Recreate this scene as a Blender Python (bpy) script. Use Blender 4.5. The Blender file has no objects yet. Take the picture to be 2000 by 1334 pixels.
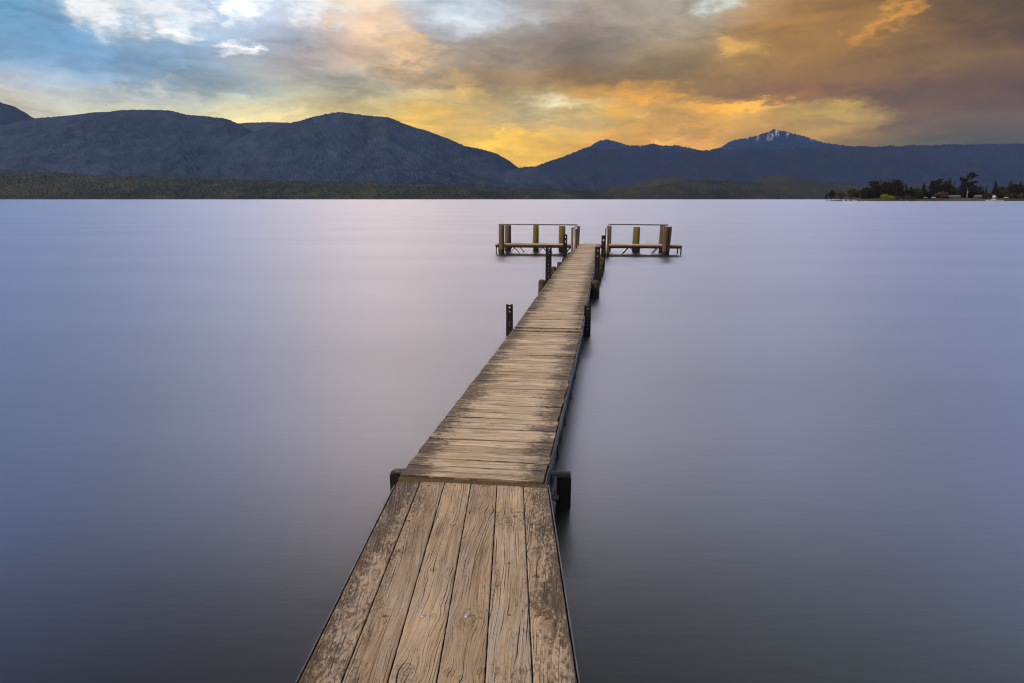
import bpy, math, random
import numpy as np
from mathutils import Vector

random.seed(7)
RNG = np.random.default_rng(11)
S = bpy.context.scene
COL = S.collection

# ------------------------------------------------------------------ camera
CAM_H = 2.46
PITCH = math.atan((667 - 388.5) / 1333.3)
cam_d = bpy.data.cameras.new("camera"); cam_d.lens = 24; cam_d.sensor_width = 36
cam_d.clip_start = 0.05; cam_d.clip_end = 60000
cam = bpy.data.objects.new("camera", cam_d); COL.objects.link(cam)
cam.location = (0, 0, CAM_H); cam.rotation_euler = (math.pi / 2 - PITCH, 0, 0)
S.camera = cam

S.view_settings.view_transform = 'Standard'; S.view_settings.look = 'None'
S.view_settings.exposure = 0.0; S.view_settings.gamma = 1.0
S.cycles.use_denoising = True; S.cycles.pixel_filter_type = 'BLACKMAN_HARRIS'; S.cycles.filter_width = 1.15
S.cycles.use_adaptive_sampling = True; S.cycles.adaptive_threshold = 0.008
S.cycles.max_bounces = 6; S.cycles.diffuse_bounces = 3; S.cycles.glossy_bounces = 3
S.cycles.volume_bounces = 0; S.cycles.transparent_max_bounces = 8

def aim(px, py):                       # direction through a point of a 2000 px wide view of this place, (x/y, z/y)
    dz = -(py - 667) / 1333.3
    y = math.cos(PITCH) + dz * math.sin(PITCH); z = -math.sin(PITCH) + dz * math.cos(PITCH)
    return (px - 1000) / 1333.3 / y, z / y
def lin(h):
    h = h.lstrip('#'); c = [int(h[i:i + 2], 16) / 255 for i in (0, 2, 4)]
    return [v / 12.92 if v <= .04045 else ((v + .055) / 1.055) ** 2.4 for v in c]

# ------------------------------------------------------------------ node helpers
class NT:
    def __init__(s, tree): s.t = tree; s.n = tree.nodes; s.l = tree.links
    def set(s, sock, v):
        if isinstance(v, bpy.types.NodeSocket): s.l.new(v, sock)
        elif v is not None: sock.default_value = v
    def m(s, op, a, b=None, c=None, clamp=False):
        n = s.n.new('ShaderNodeMath'); n.operation = op; n.use_clamp = clamp
        for i, v in enumerate((a, b, c)): s.set(n.inputs[i], v)
        return n.outputs[0]
    def v(s, op, a, b=None, c=None):
        n = s.n.new('ShaderNodeVectorMath'); n.operation = op
        for i, v in enumerate((a, b, c)): s.set(n.inputs[i], v)
        return n.outputs['Value' if op in ('LENGTH', 'DOT_PRODUCT', 'DISTANCE') else 'Vector']
    def vs(s, a, k):
        n = s.n.new('ShaderNodeVectorMath'); n.operation = 'SCALE'; s.set(n.inputs[0], a); s.set(n.inputs['Scale'], k); return n.outputs[0]
    def rng(s, x, a, b, c=0., d=1., smooth=False):
        n = s.n.new('ShaderNodeMapRange'); n.interpolation_type = 'SMOOTHSTEP' if smooth else 'LINEAR'
        for i, v in enumerate((x, a, b, c, d)): s.set(n.inputs[i], v)
        return n.outputs[0]
    def mix(s, f, a, b, mode='MIX'):
        n = s.n.new('ShaderNodeMix'); n.data_type = 'RGBA'; n.blend_type = mode
        s.set(n.inputs[0], f)
        for i, v in ((6, a), (7, b)):
            if isinstance(v, (tuple, list)): v = (*v[:3], 1)
            s.set(n.inputs[i], v)
        return n.outputs[2]
    def noise(s, vec, scale=1., detail=4., rough=.5, dist=0., dim='3D', w=None):
        n = s.n.new('ShaderNodeTexNoise'); n.noise_dimensions = dim
        s.set(n.inputs['Vector'], vec); s.set(n.inputs['Scale'], scale); s.set(n.inputs['Detail'], detail)
        s.set(n.inputs['Roughness'], rough); s.set(n.inputs['Distortion'], dist)
        if w is not None: s.set(n.inputs['W'], w)
        return n.outputs['Fac'], n.outputs['Color']
    def xyz(s, x, y, z):
        n = s.n.new('ShaderNodeCombineXYZ')
        for i, v in enumerate((x, y, z)): s.set(n.inputs[i], v)
        return n.outputs[0]
    def sep(s, v):
        n = s.n.new('ShaderNodeSeparateXYZ'); s.set(n.inputs[0], v); return n.outputs
    def ramp(s, fac, stops, interp='LINEAR'):
        n = s.n.new('ShaderNodeValToRGB'); r = n.color_ramp; r.interpolation = interp
        while len(r.elements) < len(stops): r.elements.new(.5)
        for i, (p, c) in enumerate(stops): r.elements[i].position = i / max(1, len(stops) - 1) if p is None else p
        for i, (p, c) in enumerate(stops): r.elements[i].color = (*c[:3], 1)
        s.set(n.inputs[0], fac); return n.outputs[0]
    def attr(s, name):
        n = s.n.new('ShaderNodeAttribute'); n.attribute_name = name; return n
    def bump(s, h, strength=.5, dist=.01):
        n = s.n.new('ShaderNodeBump'); s.set(n.inputs['Height'], h); n.inputs['Strength'].default_value = strength
        n.inputs['Distance'].default_value = dist; return n.outputs[0]

# ------------------------------------------------------------------ sky
SUN_EL, SUN_AZ = math.radians(30), math.radians(-128)     # azimuth measured from +Y towards +X
GRID_Y = [0, 30, 60, 90, 120, 150, 180, 210, 240, 270, 300, 330]
GRID = """6fa8cc 8ab4d4 b0cfe6 d8e4ee a8bfd8 c0cfe2 d8dfe8 f4e0d0 d8e0ea d4e2f0 b0b8c4 b8b0ac a09690 a09a98 b4b8be a88a74 8c6c4c 7c6440 7c643c 70582c 5c4820
74a8cc 84b0d4 b8d0e6 bcd0e4 a0b8d0 b0c4dc b8c0d0 e0ccbc b0aeb8 d0dce8 c0c4c8 b4a498 a89e98 a49a94 a89a90 b48c64 8c6c4c a07c40 7c6038 6c542c 584420
7cacd0 6c9cc4 a0bedc b0c8dc b4c8da a4b8d0 b4b4c0 e8c8a8 a8a8b0 c8ced4 a8a29e a49488 989088 a89c90 a49484 a88458 94744a a07c3c 7c6038 60492a 54401e
84acd0 6c9cc4 84aacc 98b6d0 84a8cc a0b4cc b4b4bc dcbea4 bcaea8 a09894 a09488 8e8074 9c8e7e a4947e a88e74 ac8a60 907048 8c6a38 7c6234 80663a 6c5630
90acc8 74a0c8 7ca4c8 80a4c8 88a4c0 a4b0bc b0a8a8 ccb8a8 d4b490 988c84 a0948a 8c8070 90826c 94846e b08c5c a0845c 84683e 886a3a 806838 806434 6c5630
b8c2cc a4b8cc 88a8c8 8ca4b8 94a8b8 a8b2b4 b4b4b0 b8b0a4 c4b08c 9c8a70 a89070 98805e 90785a 8c7454 8a7252 88684a 7c5e3c 80623a 705430 6c5230 5c4626
c8c4bc c0c8c8 b0b8bc bcc6c8 b4bcbc bcc4b8 c8c8b4 c0b898 d8c088 c0a878 c4ac80 cca468 c89c50 a48860 947858 84644a 8a6038 6c5038 6c5234 62482c 543e26
ccc8b8 d0d0c0 d4d4b8 d8d8b4 dcd8b0 e0d4a8 d8cca0 d8c48c dcbc7c dcb870 c0b088 d8cc9c dca850 b89868 dca43c c0a468 a08c5c 70563c 6c563c 645036 5c4828
ccc8b8 d0d0c0 d8d4b0 ded8ac e4d8a4 e4d4a0 e4cc98 e4c888 e8c070 d4ac68 c8b080 bca880 c8a05c d0a050 d8a444 c49c50 a88c58 80684a 6c5a40 645434 5c4c2c
ccc8b8 d0d0c0 d8d4b0 ded8ac e4d8a4 e4d4a0 e4cc98 e4c888 e8c070 ccac70 e0b458 e8b450 d8a050 d0a058 c89850 b89460 a08458 7c6a50 645c48 545250 485060
ccc8b8 d0d0c0 d8d4b0 ded8ac e4d8a4 e4d4a0 e4cc98 e4c888 e8c070 ecc060 ecbc54 e8b850 e0a850 d0a058 b49060 988468 807468 606068 505a6c 445470 384864
ccc8b8 d0d0c0 d8d4b0 ded8ac e4d8a4 e4d4a0 e4cc98 e4c888 e8c070 ecc060 ecbc54 e8b850 e0a850 d0a058 b49060 988468 807468 606068 505a6c 445470 384864"""
GRID = np.array([[lin(c) for c in r.split()] for r in GRID.split('\n')])
def grid_col(px, py):
    fx = min(max(px / 100, 0), 19.999); fy = min(max(py / 30, 0), 10.999)
    i, j = int(fx), int(fy); u, v = fx - i, fy - j
    a = GRID[j, i] * (1 - u) + GRID[j, i + 1] * u; b = GRID[j + 1, i] * (1 - u) + GRID[j + 1, i + 1] * u
    return a * (1 - v) + b * v
def px_of(az, t):                      # inverse of aim for azimuth and tan(elevation)
    b = t * 1 / math.cos(az)           # z / y
    k = (b * math.cos(PITCH) + math.sin(PITCH)) / (math.cos(PITCH) - b * math.sin(PITCH))
    y = math.cos(PITCH) + k * math.sin(PITCH)
    return 1000 + math.tan(az) * y * 1333.3, 667 - k * 1333.3
HAZE_D, HAZE_TOP = 1.7e-5, 1090.
def through(c, t, warm=0.):                     # the clouds stand behind the hazy air: what they must give off to look like c from the jetty
    e = 1 - math.exp(-HAZE_D * min(HAZE_TOP / max(t, .03), 9750.))
    r = (c * (1 + np.array((.10, .0, -.30)) * min(1, max(0, warm))) - np.array((.20, .33, .62)) * e) / (1 - e); q = max(0., c[2] * .1 - r[2])
    return np.maximum(r, c * (.1 + .35 * min(1., c[0]))) + np.array((.15, .35, 0.)) * q
AZM = math.radians(40)
# unseen sky, bright band added to light the water: tan(elevation), left, middle, right, brightness
UPPER = [(.275, '7890ea b4c2fc eae0fc b8c4fd 7288e8', 35.), (.305, '8698d6 b4bce4 fcebf2 bec8f4 8494d4', 26.), (.335, '585c6c 8e909c fce4da b4b8c2 8e98a4', 6.2),
         (.375, '484a54 7c7c84 e4cec4 a8acac 98a4a0', 1.6), (.46, '3c3c42 646468 b0a8a4 a4aca8 b8c8bc', .72), (.75, '303034 545458 8c8a8c a0a8a2 ccdccc', .66),
         (2., '707076 909298 b0b0b4 b0b6b0 b8c4b8', .8), (60., 'c8c4c8 c8c4c8 c8c4c8 c8c4c8 c8c4c8', .9)]
BLOBS = [(190, 22, 42, 26, 'ffffff', .95), (222, 6, 30, 20, 'ffffff', .8), (322, 53, 32, 14, 'ffffff', .95), (372, 18, 34, 18, 'f4f6fa', .8), (300, 4, 40, 10, 'fafcff', .8),
  (482, 92, 22, 10, 'fdfdff', .95), (485, 10, 26, 18, 'ffffff', .8), (610, 18, 26, 26, 'f6f6f8', .8), (880, 22, 70, 34, 'dce8f4', .7), (700, 0, 70, 14, 'fbead0', .8),
  (716, 50, 40, 34, 'f4cfa6', .7), (795, 92, 30, 12, 'fad09a', .8), (812, 112, 30, 8, 'fad09a', .6), (905, 162, 26, 18, 'f8cc78', .8), (1080, 203, 42, 12, 'f4ecc8', .9),
  (1112, 222, 40, 7, 'b09868', .8), (1215, 175, 70, 12, 'f0b04c', .75), (1262, 191, 66, 8, 'f4ae38', .85), (1455, 204, 62, 7, 'ffb818', .95), (1530, 197, 36, 5, 'fabc48', .8),
  (1630, 224, 56, 12, 'b4a068', .5), (1590, 212, 60, 9, 'c8b070', .4), (1440, 92, 36, 12, 'e2b26c', .85), (1395, 10, 36, 9, 'ccd8e6', .9), (1752, 20, 22, 9, 'dca040', .9),
  (1705, 46, 22, 13, 'cc9040', .85), (1600, 182, 54, 9, '946436', .45), (1256, 231, 18, 5, 'e0b878', .9), (1320, 275, 22, 6, 'f0bc60', .9), (1362, 283, 28, 7, 'e0a458', .8),
  (1545, 296, 50, 5, 'b8a8a0', .6), (975, 283, 34, 10, 'fccc50', .9), (1010, 268, 40, 7, 'f8c454', .8), (805, 224, 34, 16, 'f6c662', .8), (1750, 183, 90, 12, '5c4a26', .6),
  (1300, 120, 110, 14, '857662', .6), (1110, 75, 70, 26, '8a7c76', .6), (1940, 55, 80, 12, '503c1c', .7), (1600, 246, 46, 12, 'b49864', .7), (840, 145, 90, 10, '988a7c', .6),
  (960, 92, 60, 8, '908680', .6), (690, 165, 46, 12, '98998e', .6), (330, 140, 100, 14, '80a0bc', .6), (400, 166, 110, 7, '9cacb0', .6), (300, 178, 90, 12, 'ccd2cc', .7),
  (960, 240, 60, 10, 'b8a27c', .6), (1120, 245, 80, 7, 'a8987c', .6), (1060, 150, 200, 9, 'a48260', .5), (1890, 75, 70, 10, '86683a', .4)]
world = bpy.data.worlds.new("World"); S.world = world; world.use_nodes = True
W = NT(world.node_tree); W.n.clear()
tc = W.n.new('ShaderNodeTexCoord').outputs['Generated']
sx, sy, sz = W.sep(tc)
hl = W.m('MAXIMUM', W.m('SQRT', W.m('ADD', W.m('MULTIPLY', sx, sx), W.m('MULTIPLY', sy, sy))), .02)
az = W.m('ARCTAN2', sx, sy); el = W.m('MAXIMUM', W.m('DIVIDE', sz, hl), 0.)
# cloud layer seen in perspective: coordinates on a flat deck overhead
inv = W.m('DIVIDE', 1., W.m('ADD', W.m('MAXIMUM', sz, 0.), .07))
cp = W.xyz(W.m('MULTIPLY', sx, inv), W.m('MULTIPLY', sy, inv), 0.)
cpr = W.v('MULTIPLY', cp, (1.0, 0.75, 1.0))
pa = W.xyz(az, W.m('MULTIPLY', el, 2.2), 3.1)
w1, w1c = W.noise(cpr, .9, 5, .55); w2, w2c = W.noise(pa, 9., 6, .62); w3, w3c = W.noise(pa, 34., 5, .6)
wv = W.v('ADD', W.vs(W.v('SUBTRACT', w1c, (.5, .5, .5)), .10), W.v('ADD', W.vs(W.v('SUBTRACT', w2c, (.5, .5, .5)), .085), W.vs(W.v('SUBTRACT', w3c, (.5, .5, .5)), .035)))
wx, wy, _ = W.sep(wv)
azw = W.m('ADD', az, W.m('MULTIPLY', wx, 1.2)); elw = W.m('ADD', el, W.m('MULTIPLY', wy, W.rng(el, 0., .12, .12, .42)))
elw = W.m('MAXIMUM', elw, 0.)
fac = W.rng(azw, -AZM, AZM)
rows = []
for t in (0., .02, .04, .06, .08, .1, .12, .14, .16, .18, .2, .22, .245, .275):
    st = []
    for i in range(31):
        a = -AZM + 2 * AZM * i / 30
        px, py = px_of(a, t); st.append((None, through(grid_col(px, py), t, (px - 1100) / 500)))
    rows.append((t, W.ramp(fac, st)))
for t, cs, k in UPPER:
    st = [(p, [v * k for v in lin(q)]) for p, q in zip((0., .22, .36, .68, 1.), cs.split())]
    rows.append((t, W.ramp(fac, st)))
col = rows[0][1]
for (t0, _), (t1, c1) in zip(rows, rows[1:]):
    col = W.mix(W.rng(elw, t0, t1, 0., 1., t1 > .3), col, c1)
e1, e2, _ = W.sep(w3c)
pw = W.xyz(W.m('ADD', azw, W.m('MULTIPLY', W.m('SUBTRACT', e1, .5), .07)), W.m('ADD', elw, W.m('MULTIPLY', W.m('SUBTRACT', e2, .5), .028)), 0.)
for (bx, by, rx, ry, c, k) in BLOBS:
    a, b = aim(bx, by); A = math.atan(a); T = b * math.cos(A)
    rx_ = rx * 1.45 / 1441 * math.cos(A) ** 2; ry_ = ry * 1.5 / 1400
    d = W.v('LENGTH', W.v('MULTIPLY_ADD', pw, (1 / rx_, 1 / ry_, 0), (-A / rx_, -T / ry_, 0)))
    col = W.mix(W.rng(d, 1.5, .1, 0., k * .92, True), col, list(through(np.array(lin(c)), T, (bx - 1100) / 500)))
# billows and streaks inside the cloud
s1, _ = W.noise(cpr, 1.5, 6, .6, .6)
s5, _ = W.noise(W.xyz(azw, W.m('MULTIPLY', elw, 3.8), 21.), 5.5, 5, .55, .8)
s2, _ = W.noise(W.xyz(az, W.m('MULTIPLY', el, 2.3), 9.), 7., 7, .58, .3)
mod = W.m('ADD', W.rng(s1, .3, .7, -.14, .14), W.rng(s2, .3, .7, -.24, .26))
s4, _ = W.noise(W.xyz(W.m('ADD', az, W.m('MULTIPLY', wx, .5)), W.m('MULTIPLY', W.m('ADD', el, W.m('MULTIPLY', wy, .3)), 2.6), 5.), 26., 6, .68, .3)
mod = W.m('ADD', W.m('ADD', 1., W.rng(s4, .3, .7, -.08, .10)), mod)
mod = W.m('ADD', mod, W.rng(s5, .44, .56, -.10, .09, True))
col = W.mix(1., col, W.xyz(mod, mod, mod), 'MULTIPLY')
# behind the camera: even pale grey-lavender cloud
back = W.rng(W.m('ABSOLUTE', az), math.radians(50), math.radians(100), 0., 1., True)
s3 = W.rng(s1, .3, .7, .8, 1.15)
bc = W.mix(1., lin('ccc8d6'), W.xyz(s3, s3, s3), 'MULTIPLY')
col = W.mix(back, col, bc)
sky = W.n.new('ShaderNodeTexSky'); sky.sky_type = 'NISHITA'; sky.sun_disc = False
sky.sun_elevation = SUN_EL; sky.sun_rotation = SUN_AZ
bg1 = W.n.new('ShaderNodeBackground'); W.set(bg1.inputs[0], sky.outputs[0]); bg1.inputs[1].default_value = .07
bg2 = W.n.new('ShaderNodeBackground'); W.set(bg2.inputs[0], col); bg2.inputs[1].default_value = 1.0
mx = W.n.new('ShaderNodeMixShader'); mx.inputs[0].default_value = .94
W.l.new(bg1.outputs[0], mx.inputs[1]); W.l.new(bg2.outputs[0], mx.inputs[2])
wo = W.n.new('ShaderNodeOutputWorld'); W.l.new(mx.outputs[0], wo.inputs[0])

# ------------------------------------------------------------------ sun behind thin cloud
sl = bpy.data.lights.new("sun", 'SUN'); sl.energy = 3.9; sl.angle = math.radians(24); sl.color = (1., .80, .55)
so = bpy.data.objects.new("sun", sl); COL.objects.link(so)
sd = Vector((math.sin(SUN_AZ) * math.cos(SUN_EL), math.cos(SUN_AZ) * math.cos(SUN_EL), math.sin(SUN_EL)))
so.rotation_euler = (-sd).to_track_quat('-Z', 'Y').to_euler()

# ------------------------------------------------------------------ object helpers
def tag(o, label=None, cat=None, group=None, kind=None):
    for k, v in (('label', label), ('category', cat), ('group', group), ('kind', kind)):
        if v: o[k] = v
    return o
def empty(name, loc=(0, 0, 0)):
    o = bpy.data.objects.new(name, None); COL.objects.link(o); o.location = loc; return o
class G:
    """collects vertices, faces and the wood coordinates of one mesh"""
    def __init__(s): s.v = []; s.f = []; s.wc = []; s.ek = []; s.n = 0
    def add(s, v, f, wc=None, ek=None):
        v = np.asarray(v, float).reshape(-1, 3); n = len(v)
        s.v.append(v); s.f += [tuple(int(i) + s.n for i in q) for q in f]
        s.wc.append(np.zeros((n, 3)) if wc is None else wc); s.ek.append(np.tile([0., 9., 0.], (n, 1)) if ek is None else ek)
        s.n += n
    def box(s, c, ax, size):
        """box: centre, 3 axes, full sizes"""
        c = np.array(c, float); ax = [np.array(a, float) / np.linalg.norm(a) for a in ax]
        v = []; wc = []
        r = random.random() * 50
        L = int(np.argmax(size))
        for i in (-1, 1):
            for j in (-1, 1):
                for k in (-1, 1):
                    o = [i * size[0] / 2, j * size[1] / 2, k * size[2] / 2]
                    v.append(c + ax[0] * o[0] + ax[1] * o[1] + ax[2] * o[2])
                    q = [o[m] for m in range(3) if m != L]; wc.append([o[L], q[0] + q[1], r])
        f = [(0, 1, 3, 2), (4, 6, 7, 5), (0, 4, 5, 1), (2, 3, 7, 6), (0, 2, 6, 4), (1, 5, 7, 3)]
        s.add(v, f, np.array(wc))
    def bar(s, a, b, w, h=None, up=(0, 0, 1)):
        a, b = np.array(a, float), np.array(b, float); d = b - a; L = np.linalg.norm(d); d /= L
        u = np.array(up, float); x = np.cross(d, u)
        if np.linalg.norm(x) < 1e-4: x = np.cross(d, (1, 0, 0))
        x /= np.linalg.norm(x); z = np.cross(x, d)
        s.box((a + b) / 2, (d, x, z), (L, w, h or w))
    def tube(s, pts, rad, n=10, cap=True):
        pts = [np.array(p, float) for p in pts]; rad = rad if isinstance(rad, (list, tuple)) else [rad] * len(pts)
        vs = []; wc = []; R = random.random() * 50; up = None; L = 0
        for i, p in enumerate(pts):
            d = pts[min(i + 1, len(pts) - 1)] - pts[max(i - 1, 0)]; d /= np.linalg.norm(d)
            if up is None: up = np.cross(d, (0.3, 1, .1)); up /= np.linalg.norm(up)
            x = up - d * np.dot(up, d); x /= np.linalg.norm(x); up = x; y = np.cross(d, x)
            if i: L += np.linalg.norm(p - pts[i - 1])
            for k in range(n):
                a = 2 * math.pi * k / n; vs.append(p + (x * math.cos(a) + y * math.sin(a)) * rad[i]); wc.append([L, abs(a - math.pi) * rad[i], R])
        f = [(i * n + k, i * n + (k + 1) % n, (i + 1) * n + (k + 1) % n, (i + 1) * n + k) for i in range(len(pts) - 1) for k in range(n)]
        if cap: f += [tuple(range(n - 1, -1, -1)), tuple((len(pts) - 1) * n + k for k in range(n))]
        s.add(vs, f, np.array(wc))
    def build(s, name, mat, parent=None, smooth=False):
        v = np.concatenate(s.v); me = bpy.data.meshes.new(name); me.from_pydata(v.tolist(), [], s.f)
        for nm, arr in (('wc', s.wc), ('ek', s.ek)):
            at = me.attributes.new(nm, 'FLOAT_VECTOR', 'POINT'); at.data.foreach_set('vector', np.concatenate(arr).astype('f').ravel())
        me.materials.append(mat)
        if smooth: me.polygons.foreach_set('use_smooth', [True] * len(me.polygons))
        me.update(); o = bpy.data.objects.new(name, me); COL.objects.link(o)
        if parent: o.parent = parent; o.matrix_parent_inverse.identity(); o.location = -parent.location
        return o

# ------------------------------------------------------------------ materials
def newmat(name):
    m = bpy.data.materials.new(name); m.use_nodes = True; t = NT(m.node_tree); b = t.n['Principled BSDF']; return m, t, b

def wood_deck(name, light, dark, crack, moss, ramp):
    m, t, b = newmat(name)
    wc = t.attr('wc').outputs['Vector']; ek = t.attr('ek').outputs['Vector']
    u, v, r = t.sep(wc); edge, kd, kr = t.sep(ek)
    r7 = t.m('MULTIPLY', r, 7.3)
    fine, _ = t.noise(t.xyz(t.m('MULTIPLY', u, 3.), t.m('MULTIPLY', v, 130.), r7), 1., 4, .6)
    band, _ = t.noise(t.xyz(t.m('MULTIPLY', u, .9), t.m('MULTIPLY', v, 20.), r7), 1., 4, .6)
    patch, _ = t.noise(t.xyz(t.m('MULTIPLY', u, 2.2), t.m('MULTIPLY', v, 4.), r7), 1., 4, .6)
    tone = t.m('ADD', t.rng(fine, .3, .7, -.25, .25), t.m('ADD', t.rng(band, .3, .7, -.35, .35), t.rng(patch, .3, .7, -.25, .25)))
    wn = t.n.new('ShaderNodeTexWhiteNoise'); wn.noise_dimensions = '1D'; t.set(wn.inputs['W'], r)
    tone = t.m('ADD', tone, t.rng(wn.outputs[0], 0., 1., -.22 if ramp else -.42, .22 if ramp else .34))
    c = t.mix(t.m('ADD', .5, tone, clamp=True), dark, light)
    # drying cracks along the grain
    wob, _ = t.noise(t.xyz(t.m('MULTIPLY', u, 1.3), t.m('MULTIPLY', v, 5.), t.m('ADD', r7, 5.)), 1., 4, .6)
    def fissures(k, amp, seed, lo, hi, wmax, ulen):
        ph = t.m('ADD', t.m('MULTIPLY', v, k), t.m('ADD', t.m('MULTIPLY', wob, amp), seed))
        cell = t.m('FLOOR', ph); dist = t.m('ABSOLUTE', t.m('SUBTRACT', t.m('FRACT', ph), .5))
        mk, _ = t.noise(t.xyz(t.m('MULTIPLY', u, ulen), t.m('MULTIPLY', cell, 3.71), t.m('ADD', r7, seed * 3)), 1., 3, .6)
        wd_ = t.rng(mk, lo, hi, -.02, wmax)
        return t.rng(t.m('SUBTRACT', wd_, dist), 0., .03)
    if ramp: crk = t.m('MAXIMUM', fissures(62., 3.2, 3.3, .44, .66, .13, 1.8), t.m('MAXIMUM', t.m('MULTIPLY', fissures(118., 6., 7.7, .48, .66, .13, 2.6), .65), t.m('MULTIPLY', fissures(210., 9., 1.7, .47, .6, .2, 4.), .3)))
    else: crk = t.m('MAXIMUM', t.m('MULTIPLY', fissures(40., 2.5, 3.3, .46, .64, .14, 2.), .85), t.m('MULTIPLY', fissures(95., 5., 7.7, .42, .6, .2, 3.), .7))
    bl, _ = t.noise(t.xyz(t.m('MULTIPLY', u, 1.4), t.m('MULTIPLY', v, 9.), t.m('ADD', r7, 60.)), 1., 5, .65)
    c = t.mix(t.rng(bl, .50, .66, 0., .65), c, (.36, .31, .255) if ramp else (.50, .45, .38))     # bleached grey
    c = t.mix(t.rng(bl, .44, .32, 0., .5), c, [x * .6 for x in dark])
    if not ramp:                                                                                    # nail heads and their rust
        nd = t.v('LENGTH', t.xyz(t.m('SUBTRACT', t.m('ABSOLUTE', u), .47), t.m('SUBTRACT', t.m('ABSOLUTE', v), .036), 0.))
        c = t.mix(t.rng(nd, .011, .004, 0., .85), c, (.05, .03, .018))
    # knots
    kn_, _ = t.noise(t.xyz(t.m('MULTIPLY', u, 45.), t.m('MULTIPLY', v, 45.), r7), 1., 3, .6)
    kd = t.m('MULTIPLY', kd, t.rng(kn_, .3, .7, .78, 1.22))
    ring = t.m('SINE', t.m('MULTIPLY', kd, 30.))
    kmask = t.rng(kd, 1., .55, 0., 1., True)
    c = t.mix(t.m('MULTIPLY', kmask, t.rng(ring, -.2, 1., .15, .6)), c, [x * .35 for x in dark])
    c = t.mix(t.m('MULTIPLY', t.rng(kr, .97 if ramp else .92, 1.), .75), c, moss)
    kedge = t.m('MULTIPLY', t.rng(t.m('ABSOLUTE', t.m('SUBTRACT', kd, 1.)), 0., .12, 1., 0.), t.rng(kn_, .42, .6, 0., .8))
    crk = t.m('MAXIMUM', crk, kedge)
    # black lichen and dirt near the ends and the outer boards
    f1, _ = t.noise(t.xyz(t.m('MULTIPLY', u, 26. if ramp else 16.), t.m('MULTIPLY', v, 60. if ramp else 75.), r7), 1., 5, .7)
    f2, _ = t.noise(t.xyz(t.m('MULTIPLY', u, 5.), t.m('MULTIPLY', v, 10.), t.m('ADD', r7, 40.)), 1., 3, .6)
    geo = t.n.new('ShaderNodeNewGeometry').outputs['Position']
    f3, _ = t.noise(geo, 1.6, 4, .6)
    dirt = t.m('ADD', t.m('ADD', edge, t.rng(f2, .3, .7, -.30, .30)), t.rng(f3, .3, .7, -.26, .26))
    dm = t.rng(t.m('ADD', dirt, t.rng(f1, .3, .7, -.62, .62)), .48, 1.02)
    dm = t.m('MULTIPLY', dm, t.rng(fine, .3, .6, .65, 1.))
    c = t.mix(t.m('MULTIPLY', dm, .92), c, moss)
    sp, _ = t.noise(t.v('MULTIPLY', geo, (1., 1., 1.)), 55., 3, .6)
    c = t.mix(t.rng(sp, .68, .76, 0., .6), c, moss)
    c = t.mix(crk, c, crack)
    b.inputs['Roughness'].default_value = .82
    b.inputs['Specular IOR Level'].default_value = .3
    t.set(b.inputs['Base Color'], c)
    h = t.m('SUBTRACT', t.m('ADD', t.m('MULTIPLY', fine, .25), t.m('MULTIPLY', band, .3)), t.m('MULTIPLY', crk, 1.2))
    h = t.m('SUBTRACT', h, t.m('MULTIPLY', dm, t.m('MULTIPLY', f1, .3)))
    t.set(b.inputs['Normal'], t.bump(h, .8, .006))
    return m
M_RAMP = wood_deck('ramp_wood', (.46, .34, .22), (.25, .175, .105), (.010, .007, .005), (.036, .025, .014), True)
M_DECK = wood_deck('deck_wood', (.64, .50, .34), (.34, .25, .155), (.03, .02, .013), (.030, .022, .014), False)

def simple(name, c1, c2, rough, scale=8., metal=0., bump=.3, stretch=(1, 1, 1), c3=None, spec=.5):
    m, t, b = newmat(name)
    g = t.n.new('ShaderNodeTexCoord').outputs['Object']; p = t.v('MULTIPLY', g, stretch)
    n1, _ = t.noise(p, scale, 6, .65); n2, _ = t.noise(p, scale * 4.3, 4, .6)
    c = t.mix(t.rng(t.m('ADD', t.m('MULTIPLY', n1, .7), t.m('MULTIPLY', n2, .3)), .38, .62), c1, c2)
    if c3 is not None:
        n3, _ = t.noise(g, scale * .6, 5, .7); c = t.mix(t.rng(n3, .52, .62), c, c3)
    t.set(b.inputs['Base Color'], c); b.inputs['Roughness'].default_value = rough; b.inputs['Metallic'].default_value = metal
    b.inputs['Specular IOR Level'].default_value = spec
    t.set(b.inputs['Normal'], t.bump(n2, bump, .01))
    return m
M_STEEL = simple('black_steel', (.004, .004, .0045), (.010, .009, .009), .7, 14, .0, .3, c3=(.009, .007, .006), spec=.2)
M_GALV = simple('galvanised', (.25, .26, .29), (.42, .44, .48), .45, 20, .6, .15)
M_EDGE = simple('edge_steel', (.05, .048, .055), (.12, .115, .125), .5, 12, .4, .2, c3=(.08, .045, .025))
M_RUST = simple('rusted', (.08, .035, .015), (.20, .09, .03), .7, 25, .0, .4)
M_PIPE = simple('pipe', (.022, .014, .010), (.08, .078, .085), .6, 18, .1, .4)
M_BEARER = simple('bearer_wood', (.03, .022, .012), (.11, .075, .03), .85, 10, 0, .4, (6, 1, 1))
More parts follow.
